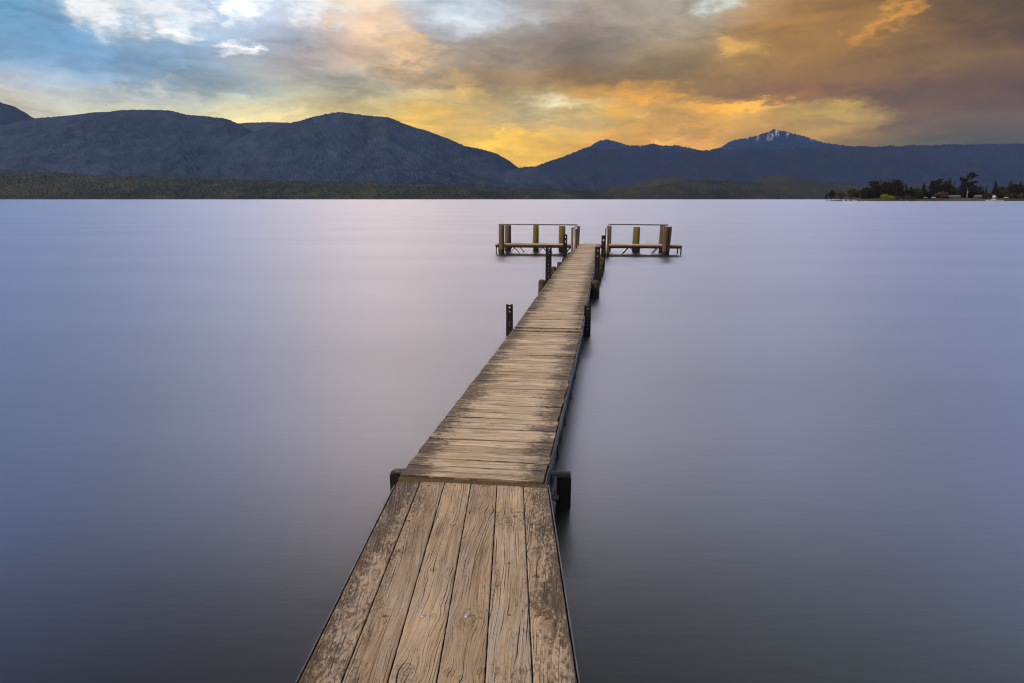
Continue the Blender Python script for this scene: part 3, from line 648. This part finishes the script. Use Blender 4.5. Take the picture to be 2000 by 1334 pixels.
PL = [('brown round timber pile in front of the platform at its left end', -.475, 31.75 - .35, 1.285, .125, .135, (.0, 0), M_PILE),
      ('brown round timber pile behind the left end of the platform', -.20, 33.0, 1.225, .145, .155, (.01, 0), M_PILE),
      ('mossy yellow-green pile behind the middle of the left handrail', 1.14, 33.0, 1.225, .132, .14, (0, 0), M_PILE_G),
      ('mossy green-brown pile behind the platform, left of the jetty and behind a steel post', 2.38, 32.8, 1.195, .152, .16, (0, 0), M_PILE_G),
      ('timber pile behind the right half of the platform, next to the jetty corner', 4.63, 32.9, 1.19, .10, .11, (.01, 0), M_PILE_G),
      ('thick mossy yellow-green pile behind the middle of the right handrail', 5.86, 32.6, 1.155, .155, .18, (.03, 0), M_PILE_G),
      ('brown pile behind the right end of the platform, partly hidden by front piles', 7.02, 32.35, 1.25, .11, .12, (.02, 0), M_PILE),
      ('thinner brown pile of the pair at the front right platform corner, leaning right', 6.92, 30.62, 1.25, .095, .085, (.055, 0), M_PILE),
      ('thicker brown pile of the pair at the front right platform corner', 6.76, 30.50, 1.255, .115, .115, (.02, 0), M_PILE)]
for i, (lb, x, y, top, r0, r1, lean, mat) in enumerate(PL): pile('timber_pile', lb, 'pile', GP, x, y, top, r0, r1, lean, mat, 0., False, i)
GS = 'squared timber posts beside the handrails'
for i, (lb, x, y, top, r0, lean) in enumerate([('pale squared timber post left of the left handrail end', 2.70, 30.6, 1.21, .078, (0, 0)),
      ('leaning squared timber post under the bend of the left handrail', 2.93, 31.05, 1.25, .082, (.045, .0)),
      ('short squared timber post at the front of the left handrail, standing in the water', 2.66, 28.95, 1.22, .07, (.03, 0)),
      ('pale squared timber post under the return of the right handrail', 4.11, 29.7, 1.205, .088, (-.02, 0))]):
    pile('timber_post', lb, 'post', GS, x, y, top, r0, r0, lean, M_POSTW, 0., True, 40 + i)
GB = 'short timber bollards along the jetty edges'
BL = [('nearest timber bollard on the left edge of the jetty', .765, 17.30, .450, .098),
      ('second timber bollard along the left edge of the jetty', 1.275, 20.80, .445, .09), ('third timber bollard along the left edge of the jetty', 1.56, 22.4, .44, .088),
      ('fourth timber bollard on the left jetty edge, in front of the farther steel post', 1.84, 24.0, .445, .09), ('farthest low timber bollard on the left edge, near the platform', 2.24, 26.5, .44, .085),
      ('large timber bollard on the right edge of the jetty, nearest on that side', 2.095, 17.15, .45, .118),
      ('second timber bollard on the right edge of the jetty, behind a black post', 2.62, 20.65, .44, .088), ('third timber bollard on the right edge of the jetty', 2.87, 22.2, .44, .088),
      ('farthest yellowish timber bollard on the right edge, in front of a steel post', 3.155, 24.0, .45, .09)]
for i, (lb, x, y, top, r) in enumerate(BL):
    o = pile('timber_bollard', lb, 'bollard', GB, x, y, top, r, r, (0, 0), M_PILE_D, .045, False, 70 + i)
    q = G(); q.tube([(x, y - r * .9, top - .15), (x, y - r - .02, top - .15)], [.022, .018], 8); q.build('bolt', M_RUST, o)
# --- steel channel posts with a row of holes
def holed_plate(g_, x0, x1, y, z0, z1, th, holes):
    """vertical plate facing -Y with round holes (z, radius), real openings"""
    xc = (x0 + x1) / 2; z = z0
    def face(vs): g_.add(vs, [tuple(range(len(vs)))])
    for (hz, r) in sorted(holes) + [(None, 0)]:
        zt = z1 if hz is None else hz - r * 1.35
        if zt > z + 1e-4: g_.box((xc, y, (z + zt) / 2), ((1, 0, 0), (0, 1, 0), (0, 0, 1)), (x1 - x0, th, zt - z))
        if hz is None: break
        n = 16; e = r * 1.35; inn = []; out = []
        for k_ in range(n):
            a = 2 * math.pi * (k_ + .5) / n; ca, sa = math.cos(a), math.sin(a); q = max(abs(ca), abs(sa))
            inn.append((xc + ca * r, hz + sa * r)); ox = ca / q; out.append((xc + ox * (x1 - x0) / 2, hz + sa / q * e))
        vs = [(a, y - th / 2, b_) for a, b_ in out] + [(a, y - th / 2, b_) for a, b_ in inn] + [(a, y + th / 2, b_) for a, b_ in out] + [(a, y + th / 2, b_) for a, b_ in inn]
        f = []
        for k_ in range(n):
            j = (k_ + 1) % n; f += [(k_, j, n + j, n + k_), (2 * n + j, 2 * n + k_, 3 * n + k_, 3 * n + j), (n + k_, n + j, 3 * n + j, 3 * n + k_)]
        g_.add(vs, f); z = hz + r * 1.35
GPST = 'black steel channel posts standing beside the jetty'
def steel_post(label, x, y, top, w, big, small, depth=.075, cap=False, lean=0.):
    g_ = G(); hs = [(top - dz, r) for dz, r in big]; z = top - (big[-1][0] if big else 0) - .075
    while z > .06 and small: hs += [(z + random.uniform(-.008, .008), random.uniform(.004, .0085))] if random.random() < .7 else []; z -= .058
    x0, x1 = x - w / 2, x + w / 2
    holed_plate(g_, x0 + .007, x1 - .007, y, -1.6, top, .007, hs)
    for xx in (x0 + .0035, x1 - .0035): g_.box((xx, y + depth / 2 - .0035, (top - 1.6) / 2), ((1, 0, 0), (0, 1, 0), (0, 0, 1)), (.007, depth, top + 1.6))
    for sg, xx in ((1, x0 + .02), (-1, x1 - .02)): g_.box((xx, y + depth, (top - 1.6) / 2), ((1, 0, 0), (0, 1, 0), (0, 0, 1)), (.033, .007, top + 1.597))
    if cap:
        g_.box((x, y + depth / 2 + .01, top - .004), ((1, 0, 0), (0, 1, 0), (0, 0, 1)), (w - .016, depth - .01, .006))
    o = g_.build('steel_post', M_STEEL, None)
    tag(o, label, 'post', GPST)
    if big:
        q = G(); q.tube([(x, y + depth - .02, top - big[-1][0] - .01), (x, y + depth + .012, top - big[-1][0] - .01)], .014, 8); q.build('bolt', M_GALV, o)
    return o
p1 = steel_post('stub of black steel post right of the nearest board joint, beside the gangway end', .415, 5.15, .268, .098, [], False, .10, True)
p2 = steel_post('stub of black steel post left of the nearest board joint, mostly hidden by the decking', -.942, 5.17, .280, .088, [], False, .10, True)
q = G(); q.box((.462, 5.21, -.67), ((1, 0, 0), (0, 1, 0), (0, 0, 1)), (.03, .10, 1.86)); q.build('flange', M_STEEL, p1)
q = G(); q.tube([(.345, 5.15, .107), (.360, 5.15, .107)], .045, 12); q.build('flange', M_RUST, p1)
HB = [(.055, .016)]
steel_post('short black steel post left of the jetty, standing clear of the boards', -.045, 12.30, .575, .125, [(.05, .017), (.125, .015)], True)
steel_post('short black steel post touching the right edge of the jetty', 1.372, 12.22, .565, .118, [(.05, .014)], True)
steel_post('tall black steel post left of the jetty, just behind the nearest left bollard', .955, 17.85, 1.272, .155, [(.065, .026), (.12, .016)], True)
steel_post('tall black steel post on the right side of the jetty, rising behind the large bollard', 2.205, 17.65, 1.248, .125, [(.085, .026), (.235, .026)], True)
steel_post('farther tall black steel post left of the jetty, before a mossy pile', 1.925, 24.9, 1.20, .150, [(.09, .028), (.235, .030), (.29, .02)], True)
steel_post('farther tall black steel post right of the jetty, before the right handrail', 3.285, 24.7, 1.18, .140, [(.17, .036)], True)

# ------------------------------------------------------------------ far shore on the right: low point of land with trees and boats
SD = 800.
def shore_x(px, D=SD): return aim(px, 389)[0] * D
m, t, b = newmat('shore_grass')
g = t.n.new('ShaderNodeNewGeometry').outputs['Position']; _, _, z = t.sep(g)
n1, _ = t.noise(g, .09, 5, .7); n2, _ = t.noise(g, .9, 4, .7)
c = t.mix(t.rng(n1, .4, .6), (.022, .026, .006), (.060, .060, .012)); c = t.mix(t.rng(n2, .45, .7, 0., .7), c, (.05, .035, .015))
c = t.mix(t.rng(z, .5, 1.3, 1., 0.), c, (.04, .032, .024))
t.set(b.inputs['Base Color'], c); b.inputs['Roughness'].default_value = .95; t.set(b.inputs['Normal'], t.bump(n2, .8, .5))
M_GRASS = m
cols, rws = 160, 26; P = []; x0, x1 = shore_x(1612), shore_x(2320)
for j in range(rws):
    for i in range(cols):
        u = i / (cols - 1); v = j / (rws - 1); X_ = x0 + (x1 - x0) * u; XB = X_
        edge = min(1., u * 7.) ; front = SD - 6 + 14 * (1 - edge) + 9 * math.sin(X_ * .045) + 4 * math.sin(X_ * .13 + 2)
        Y_ = front + v * (260 * edge + 10)
        Z_ = -1. if j == 0 else (.35 + 3.2 * min(1, v * 7) * edge + .7 * math.sin(X_ * .09) * math.sin(v * 9) * edge * min(1, v * 5))
        if j == rws - 1: Z_ = -1
        X_ = XB * Y_ / SD
        P.append((X_, Y_, Z_))
F = [(j * cols + i, j * cols + i + 1, (j + 1) * cols + i + 1, (j + 1) * cols + i) for j in range(rws - 1) for i in range(cols - 1)]
me = bpy.data.meshes.new('shore'); me.from_pydata(P, [], F); me.materials.append(M_GRASS)
me.polygons.foreach_set('use_smooth', [True] * len(F)); sh = bpy.data.objects.new('shore', me); COL.objects.link(sh); tag(sh, kind='structure')

def leafmat(name, c1, c2):
    m, t, b = newmat(name)
    g = t.n.new('ShaderNodeNewGeometry').outputs['Position']; r = t.n['Principled BSDF']
    n1, _ = t.noise(g, .45, 4, .7); n2, _ = t.noise(g, 1.8, 2, .6)
    t.set(b.inputs['Base Color'], t.mix(t.rng(t.m('ADD', t.m('MULTIPLY', n1, .6), t.m('MULTIPLY', n2, .4)), .38, .62), c1, c2))
    b.inputs['Roughness'].default_value = .9; b.inputs['Specular IOR Level'].default_value = .1; return m
L_DARK = leafmat('foliage_dark', (.005, .006, .003), (.020, .018, .008)); L_OLIVE = leafmat('foliage_olive', (.014, .015, .005), (.045, .040, .012))
L_GREEN = leafmat('foliage_green', (.012, .018, .006), (.038, .044, .012)); L_LIME = leafmat('foliage_lime', (.07, .075, .008), (.19, .19, .02))
L_BROWN = leafmat('foliage_brown', (.025, .018, .010), (.070, .048, .026)); L_PALE = leafmat('foliage_pale', (.03, .028, .024), (.075, .062, .05))
M_BARK = simple('bark', (.03, .024, .018), (.07, .055, .04), .9, 1.); M_BARKP = simple('pale_bark', (.12, .10, .08), (.24, .19, .15), .9, 1.)
SC = SD / 1355.                              # metres per pixel of the 2000 px photograph at the shore
def lobes_for(kind, h, w, rs):
    L = []
    if kind == 'round':
        for _ in range(9):
            a = rs.random() * 6.28; q = rs.random() ** .5 * .30 * w
            L.append((q * math.cos(a), q * math.sin(a), h * (.42 + .42 * rs.random()), w * (.20 + .12 * rs.random()), h * (.13 + .07 * rs.random())))
        L.append((0, 0, h * .86, w * .2, h * .13)); L.append((0, 0, h * .35, w * .36, h * .2)); L.append((0, 0, h * .6, w * .32, h * .22))
    elif kind == 'bush':
        for _ in range(8):
            a = rs.random() * 6.28; q = rs.random() * .33 * w
            L.append((q * math.cos(a), q * math.sin(a), h * (.25 + .42 * rs.random()), w * (.17 + .1 * rs.random()), h * (.22 + .08 * rs.random())))
    elif kind == 'cone':
        for i in range(10):
            u = i / 9; L.append((rs.normal() * .02 * w, rs.normal() * .02 * w, h * (.12 + .84 * u), w * .5 * (1.04 - u) + .15, h * .09))
    elif kind == 'column':
        for i in range(8):
            u = i / 7; L.append((rs.normal() * .05 * w, rs.normal() * .05 * w, h * (.15 + .78 * u), w * .46 * math.sin(.5 + 2.3 * u) + .2, h * .10))
    elif kind == 'thin':
        for i in range(9):
            u = i / 8; L.append((rs.normal() * .12 * w, rs.normal() * .1 * w, h * (.25 + .7 * u), w * .34 * (1.15 - u), h * .06))
    return L
def tree(label, cat, px, top, wpx, kind, leafm, D=SD + 25, group=None, n=1800, lobes=None, bark=None, trunk_top=.8, lean=0., base=2.6):
    D = float(D); X_ = shore_x(px, D); sc = D / 1355.
    h = aim(px, top)[1] * D + CAM_H - base; w = wpx * sc
    rs = np.random.default_rng(int(px * 7 + top)); name = {'bush': 'bush', 'cone': 'conifer_tree', 'column': 'poplar_tree'}.get(kind, 'tree')
    o = empty(name, (X_, D, base)); tag(o, label, cat, group)
    L = lobes or lobes_for(kind, h, w, rs)
    if lobes: L = [(a * w, b_ * w, c * h, d * w, e * h) for a, b_, c, d, e in lobes]
    if lean: L = [(a + lean * c, b_, c, d, e) for a, b_, c, d, e in L]
    if kind != 'bush':
        g_ = G(); r = max(.18, h * .017)
        pts = [(X_ + lean * h * k_ + rs.normal() * .15 * (k_ > 0), D, base - .5 + h * trunk_top * k_) for k_ in (0, .25, .5, .75, 1.)]
        g_.tube(pts, [r * 1.35, r, r * .8, r * .55, r * .2], 8)
        g_.build('trunk', bark or M_BARK, o, True)
        g_ = G(); cnt = 0
        for (a, b_, c, d, e) in L[:12]:
            if cnt > 9: break
            zf = max(.15, min(trunk_top * .95, (c / h) - .14)); s0 = np.array((X_ + lean * h * zf, D, base + h * zf))
            s1 = np.array((X_ + a + rs.normal() * .3, D + b_, base + c))
            if np.linalg.norm(s1 - s0) > .5: g_.tube([s0, (s0 + s1) / 2 + (0, 0, .3), s1], [r * .45, r * .3, r * .12], 5); cnt += 1
        if cnt: g_.build('limb', bark or M_BARK, o)
    vs = []; tot = sum(d * e for *_, d, e in L)
    for (a, b_, c, d, e) in L:
        k_ = max(20, int(n * d * e / tot)); q = rs.normal(size=(k_, 3)); q /= np.linalg.norm(q, axis=1)[:, None]
        q *= (rs.random((k_, 1)) ** .35) * (1 + .16 * rs.normal(size=(k_, 1)))
        vs.append(q * (d, d * .9, e) + (X_ + a, D + b_, base + c))
    ctr = np.concatenate(vs); m_ = len(ctr); ls = (.42 + .50 * rs.random((m_, 1))) * (1.1 if w > 8 else .8)
    u = rs.normal(size=(m_, 3)); u /= np.linalg.norm(u, axis=1)[:, None]; v = np.cross(u, rs.normal(size=(m_, 3))); v /= np.linalg.norm(v, axis=1)[:, None]
    Q = np.stack([ctr + (u * 1.2) * ls, ctr + v * ls * .8, ctr - u * ls, ctr - v * ls * .9], 1)
    Q[:, :, 2] = np.maximum(Q[:, :, 2], base + .05)
    g_ = G(); g_.add(Q.reshape(-1, 3), [(4 * i, 4 * i + 1, 4 * i + 2, 4 * i + 3) for i in range(m_)]); g_.build('crown', leafm, o)
    return o
GT = 'trees on the far right shore'
def T_(label, px, top, w, kind, lm, D=SD + 25, **k): 
    return tree(label, 'bush' if kind == 'bush' else 'tree', px, top, w, kind, lm, D, GT if kind != 'bush' else 'bushes on the far right shore', **k)
T_('tiny dark shrub-like tree at the very tip of the wooded point', 1614, 379, 5, 'round', L_DARK, 812, n=250, base=1.0)
T_('small ragged tree near the tip of the wooded point, taller of the first pair', 1624, 371, 14, 'round', L_DARK, 815, n=500, base=1.2)
T_('low wide tree third from the tip of the wooded point', 1641, 375, 18, 'round', L_BROWN, 818, n=500, base=1.5)
T_('small olive tree in the gap left of the big dark clump', 1663, 369.5, 16, 'round', L_OLIVE, 820)
T_('faint brown tree touching the left edge of the big dark clump', 1674, 372, 12, 'round', L_BROWN, 826)
T_('thin bare-looking pale tree left of the big dark clump', 1681, 368.5, 9, 'thin', L_PALE, 850, n=300)
T_('low rounded dark tree forming the left shoulder of the big clump', 1693, 366, 26, 'round', L_DARK, 822)
T_('large dark tree in the left half of the big clump', 1709, 353, 27, 'round', L_DARK, 826, n=1500)
T_('dark tree filling the middle of the big clump', 1727, 356, 30, 'round', L_DARK, 832, n=1500)
T_('broad flat-topped dark tree at the right end of the big clump', 1748, 350, 32, 'round', L_DARK, 824, n=1700, trunk_top=.85, bark=M_BARKP,
   lobes=[(0, 0, .9, .22, .1), (-.1, 0, .78, .34, .14), (.2, 0, .72, .3, .16), (-.28, 0, .6, .25, .18), (.3, .1, .5, .24, .2), (0, -.1, .5, .4, .22), (.1, 0, .3, .38, .16), (-.2, 0, .3, .3, .16)])
for i, (px, lb) in enumerate(((1717, 'leftmost of three bare poplar tops rising behind the big clump'), (1724, 'middle and thinnest of three bare poplar tops behind the big clump'), (1733, 'rightmost and palest of three bare poplar tops behind the big clump'))):
    T_(lb, px, 348, (8, 5, 9)[i], 'thin', (L_OLIVE, L_PALE, L_PALE)[i], 870, n=420)
T_('bright yellow-green willow bush at the waterline before the big clump', 1727, 378, 20, 'bush', L_LIME, 802, n=700, base=1.0)
T_('lower right half of the bright yellow-green willow at the waterline', 1738, 381.5, 16, 'bush', L_LIME, 800, n=450, base=1.0)
T_('round brown bush beside pale trunks, right of the bright willow', 1755, 382, 13, 'bush', L_BROWN, 806, n=350, base=1.3)
T_('round brown bush below the two dark cypresses', 1771, 380, 14, 'bush', L_BROWN, 806, n=350, base=1.3)
T_('small flat green bush right of the brown bush', 1783, 384, 10, 'bush', L_OLIVE, 806, n=250, base=1.3)
T_('taller and narrower of the two dark cypresses, nearer the big clump', 1768, 362, 11, 'cone', L_DARK, 822)
T_('shorter of the two dark cypresses', 1778, 366, 9, 'column', L_DARK, 824)
T_('small dark green tree right of the shorter cypress', 1786, 367, 11, 'round', L_GREEN, 828)
T_('low green tree between the cypresses and the pointed spruce', 1794, 371, 14, 'round', L_GREEN, 826)
T_('dark pointed spruce left of the lumpy macrocarpa pair', 1802, 358.5, 17, 'cone', L_DARK, 830)
T_('dark lumpy tree with an overhanging top, left of the green poplar group', 1824, 349, 25, 'round', L_DARK, 826, n=1400,
   lobes=[(.3, 0, .93, .2, .07), (.15, 0, .82, .28, .1), (-.22, 0, .78, .22, .12), (-.28, 0, .55, .26, .14), (.15, 0, .6, .3, .14), (0, 0, .35, .45, .2), (.3, 0, .35, .25, .18)])
T_('dark spreading tree with brown lower branches near the green poplar group', 1843, 353, 22, 'round', L_DARK, 822, n=1200)
T_('brown low branches hanging over the bank under the spreading tree', 1840, 373, 26, 'bush', L_BROWN, 808, n=600)
T_('yellow-green poplar behind the spreading tree', 1851, 347.5, 12, 'column', L_OLIVE, 850, n=700)
T_('thin wispy poplar right of the yellow-green poplar', 1860, 350, 5, 'thin', L_GREEN, 850, n=300)
T_('low dark tree in the dip right of the thin wispy poplar', 1862, 366, 18, 'round', L_GREEN, 835)
T_('dark tree leaning left beside the tallest pine', 1880, 345.5, 20, 'round', L_DARK, 826, n=1200,
   lobes=[(-.42, 0, .94, .14, .045), (-.25, 0, .88, .22, .05), (.12, 0, .86, .26, .07), (.0, 0, .72, .3, .09), (-.12, 0, .55, .3, .12), (-.1, 0, .38, .34, .12), (0, 0, .2, .34, .12)])
T_('tallest tree on the shore, a tiered pine with bare pale trunk', 1888, 336, 26, 'round', L_DARK, 822, n=1300, bark=M_BARKP, trunk_top=.95,
   lobes=[(.18, 0, .975, .11, .025), (.12, 0, .92, .24, .035), (.42, 0, .865, .2, .03), (.15, 0, .85, .3, .035), (.05, 0, .78, .26, .035), (.4, 0, .63, .3, .035), (.12, 0, .60, .34, .045), (.1, 0, .52, .3, .04), (-.12, 0, .45, .24, .05), (.3, 0, .36, .4, .07)])
T_('round dark green tree right of the tallest pine trunk', 1901, 363, 22, 'round', L_GREEN, 834)
T_('narrow dark tree at the right foot of the tallest pine', 1911, 364, 9, 'column', L_GREEN, 836)
T_('left small spruce of the pair in the gap before the conical fir', 1918, 365, 7, 'cone', L_OLIVE, 850, n=400)
T_('right small spruce of the pair in the gap before the conical fir', 1924, 364.5, 7, 'cone', L_OLIVE, 852, n=400)
T_('low olive bush behind the grass bank in the gap', 1921, 376, 30, 'bush', L_OLIVE, 820, n=600)
T_('dark conical fir standing alone right of the gap', 1941, 355, 16, 'cone', L_DARK, 826, n=1100)
T_('small yellowish tree right of the conical fir', 1950, 366, 11, 'round', L_OLIVE, 832)
T_('round dark tree left of the green columnar poplar', 1961, 367, 20, 'round', L_GREEN, 828)
T_('green columnar poplar rising above the right hand tree belt', 1969, 352, 9, 'column', L_OLIVE, 850, n=600)
T_('broad dark tree right of the columnar poplar', 1979, 358, 24, 'round', L_DARK, 830, n=1200)
T_('dark pointed tree top in the right hand tree belt', 1989, 354, 10, 'cone', L_DARK, 834)
T_('dark tree cut by the right border of the photo', 2001, 360, 20, 'round', L_DARK, 828)
T_('rounded olive bush on the bank below the columnar poplar', 1977, 376, 16, 'bush', L_OLIVE, 810, n=400)
T_('olive brown bush at the right end of the bank', 1997, 376, 16, 'bush', L_BROWN, 810, n=400)
# undergrowth belt filling the gaps behind the trunks
rs = np.random.default_rng(3); ctr = []
for px in np.arange(1684, 2060, 1.6):
    X_ = shore_x(px, 842); hh = 7 + 3. * math.sin(px * .11) + 2 * math.sin(px * .31) + 8 * math.exp(-((px - 1725) / 34) ** 2) + 6 * math.exp(-((px - 1836) / 24) ** 2) + 5 * math.exp(-((px - 1975) / 30) ** 2)
    k_ = 110; ctr.append(np.stack([X_ + rs.normal(size=k_) * 1.2, 842 + rs.normal(size=k_) * 3, 2.5 + rs.random(k_) ** .8 * max(4, hh)], -1))
ctr = np.concatenate(ctr); m_ = len(ctr); u = rs.normal(size=(m_, 3)) * .45; v = rs.normal(size=(m_, 3)) * .45
g_ = G(); g_.add(np.stack([ctr + u, ctr + v, ctr - u, ctr - v], 1).reshape(-1, 3), [(4 * i, 4 * i + 1, 4 * i + 2, 4 * i + 3) for i in range(m_)])
o = g_.build('undergrowth', L_DARK); tag(o, 'dark undergrowth filling the gaps behind the shore trees', 'undergrowth', kind='stuff')

# --- boats, cars and sheds on the far shore
M_WHITE = simple('white_paint', (.30, .30, .32), (.42, .42, .45), .5, 1.); M_BLUE = simple('blue_paint', (.02, .10, .42), (.04, .18, .6), .4, 1.)
M_GREY = simple('roof_grey', (.06, .065, .08), (.11, .115, .13), .7, 1.); M_GREENP = simple('green_paint', (.05, .22, .03), (.10, .34, .06), .5, 1.)
M_DARKG = simple('dark_glass', (.01, .012, .015), (.02, .022, .03), .2, 1.); M_TYRE = simple('tyre', (.01, .01, .01), (.02, .02, .02), .9, 1.)
def hull(name, L, w, h, x, y, z, mat, parent=None):
    g_ = G(); st = 9; V = []
    for i in range(st):
        u = i / (st - 1); k_ = max(.05, (1 - (2 * abs(u - .45)) ** 3.2) if u < .45 else 1 - ((u - .45) / .55) ** 2.2); sheer = h * (1 + .35 * max(0, u - .5))
        for (a, c) in ((-.5, sheer), (-.46, sheer * .45), (-.2, -.15), (.2, -.15), (.46, sheer * .45), (.5, sheer)): V.append((x + (u - .5) * L, y + a * w * k_, z + c))
    F = [(i * 6 + j, (i + 1) * 6 + j, (i + 1) * 6 + j + 1, i * 6 + j + 1) for i in range(st - 1) for j in range(5)] + [(i * 6 + 5, (i + 1) * 6 + 5, (i + 1) * 6, i * 6) for i in range(st - 1)]
    F += [tuple(range(5, -1, -1)), tuple((st - 1) * 6 + j for j in range(6))]
    g_.add(V, F); return g_.build(name, mat, parent)
D = 786.; bx = shore_x(1943, D)
bo = empty('boat', (bx, D, 0)); tag(bo, 'long low white boat moored at the right, with upright white and blue superstructure', 'boat')
hull('hull', 20, 3.2, 1.15, bx, D, 0, M_WHITE, bo)
g_ = G(); g_.box((bx - 1.2, D, 1.7), ((1, 0, 0), (0, 1, 0), (0, 0, 1)), (4.4, 2., 1.2)); g_.build('cabin', M_WHITE, bo)
g_ = G(); g_.tube([(bx - 1.3, D, 2.2), (bx - 1.3, D, 3.2)], [.9, 1.1], 12); g_.tube([(bx - 1.3, D, 3.2), (bx - 1.3, D, 4.2), (bx - 1.3, D, 5.6), (bx - 1.3, D, 6.3), (bx - 1.3, D, 6.6)], [1.5, 1.75, 1.7, 1.1, .3], 14); g_.build('canopy', M_GALV, bo, True)
g_ = G(); g_.tube([(bx - .2, D - 1.2, 3.), (bx - .2, D - 1.3, 4.), (bx - .1, D - 1.2, 5.3), (bx - .2, D - 1., 5.6)], [.5, .85, .8, .3], 12); g_.build('cover', M_BLUE, bo, True)
g_ = G(); g_.bar((bx + 1.4, D, 1.), (bx + 1.6, D, 3.0), .25); g_.build('strut', M_WHITE, bo)
for i, (px, L, lb) in enumerate(((1648, 3.5, 'leftmost tiny white boat by the tip of the wooded point'), (1658, 4.0, 'tiny pale blue-white boat between two other small boats near the point'), (1669, 6.0, 'small white cabin boat pulled up left of the big dark clump'), (1772, 4.5, 'small dark dinghy afloat off the bank below the two cypresses'))):
    y = 790.; x = shore_x(px, y); o = empty('boat', (x, y, 0)); tag(o, lb, 'boat', 'small boats along the far right shore')
    mt = M_GREY if i == 3 else M_WHITE
    hull('hull', L, 1.6, .75, x, y, 0, mt, o)
    g_ = G(); g_.box((x - .3, y, .95), ((1, 0, .1), (0, 1, 0), (0, 0, 1)), (L * .4, 1.1, .8)); g_.build('cabin', mt, o)
def car(label, px, D, mat, base=3.2):
    x = shore_x(px, D); o = empty('parked_car', (x, D, base)); tag(o, label, 'car', 'vehicles parked on the shore')
    g_ = G(); pr = [(-2.2, .35), (-2.2, .95), (-1.3, 1.05), (-.7, 1.6), (.8, 1.6), (1.5, 1.05), (2.2, .95), (2.2, .35)]
    V = [(x + a, D + s_, base + c) for s_ in (-.85, .85) for a, c in pr]; n = len(pr)
    g_.add(V, [tuple(range(n)), tuple(range(2 * n - 1, n - 1, -1))] + [(i, i + n, (i + 1) % n + n, (i + 1) % n) for i in range(n)]); g_.build('body', mat, o)
    g_ = G(); g_.add([(x + a, D - .86, base + c) for a, c in ((-1.15, 1.08), (-.65, 1.5), (.72, 1.5), (1.2, 1.08))], [(0, 1, 2, 3)]); g_.build('window', M_DARKG, o)
    for a in (-1.4, 1.4):
        for s_ in (-.8, .8): g_ = G(); g_.tube([(x + a, D + s_ - .1, base + .35), (x + a, D + s_ + .1, base + .35)], .35, 12); g_.build('wheel', M_TYRE, o)
car('bright green vehicle parked under the dark trees left of the white one', 1807, 808, M_GREENP); car('white vehicle parked right of the bright green one', 1823, 812, M_WHITE)
car('white vehicle parked on the bank right of the moored boat', 1965, 812, M_WHITE)
def house(label, px, D, L, h, base=3.):
    x = shore_x(px, D); o = empty('shed', (x, D, base)); tag(o, label, 'shed', 'low buildings among the shore trees')
    g_ = G(); g_.box((x, D, base + h * .3), ((1, 0, 0), (0, 1, 0), (0, 0, 1)), (L, 6, h * .6)); g_.build('wall', M_BARK, o)
    g_ = G(); a, b_, c = L / 2 + .4, 3.4, base + h * .6 + .01
    g_.add([(x - a, D - b_, c), (x + a, D - b_, c), (x + a, D + b_, c), (x - a, D + b_, c), (x - a, D, c + h * .45), (x + a, D, c + h * .45)], [(0, 1, 5, 4), (2, 3, 4, 5), (0, 4, 3), (1, 2, 5), (0, 3, 2, 1)]); g_.build('roof', M_GREY, o)
    g_ = G()
    for k_ in (-.25, .25): g_.box((x + L * k_, D - 3.01, base + h * .32), ((1, 0, 0), (0, 1, 0), (0, 0, 1)), (1.2, .06, .9))
    g_.build('window', M_DARKG, o)
house('long low shed with bluish roof left of the leaning tree', 1862, 815, 13, 3.6); house('low shed with blue-grey roof right of the tallest pine', 1909, 816, 6, 3.8)
x, y = shore_x(1518, 4180.), 4180.
g_ = G(); g_.box((x, y, 52), ((1, 0, 0), (0, 1, 0), (0, 0, 1)), (8, 6, 5)); hu = empty('hut', (x, y, 50)); tag(hu, 'tiny white hut on the dark forested hillside', 'hut')
g_.build('wall', M_WHITE, hu)
g_ = G(); g_.add([(x - 4.6, y - 3.6, 54.51), (x + 4.6, y - 3.6, 54.51), (x + 4.6, y + 3.6, 54.51), (x - 4.6, y + 3.6, 54.51), (x - 4.6, y, 57.5), (x + 4.6, y, 57.5)], [(0, 1, 5, 4), (2, 3, 4, 5), (0, 4, 3), (1, 2, 5), (0, 3, 2, 1)]); g_.build('roof', M_WHITE, hu)

# ------------------------------------------------------------------ air
me = bpy.data.meshes.new('haze')
hx, hy0, hy1, hz0, hz1 = 12500, -4300, 9750, -3, HAZE_TOP
me.from_pydata([(a, b_, c) for a in (-hx, hx) for b_ in (hy0, hy1) for c in (hz0, hz1)], [], [(0, 1, 3, 2), (4, 6, 7, 5), (0, 4, 5, 1), (2, 3, 7, 6), (0, 2, 6, 4), (1, 5, 7, 3)])
m = bpy.data.materials.new('haze_air'); m.use_nodes = True; t = NT(m.node_tree); t.n.remove(t.n['Principled BSDF'])
pv = t.n.new('ShaderNodeVolumePrincipled'); pv.inputs['Color'].default_value = (.34, .52, 1., 1); pv.inputs['Density'].default_value = HAZE_D
t.l.new(pv.outputs[0], t.n['Material Output'].inputs['Volume']); me.materials.append(m)
hz = bpy.data.objects.new('haze', me); COL.objects.link(hz); tag(hz, kind='stuff')
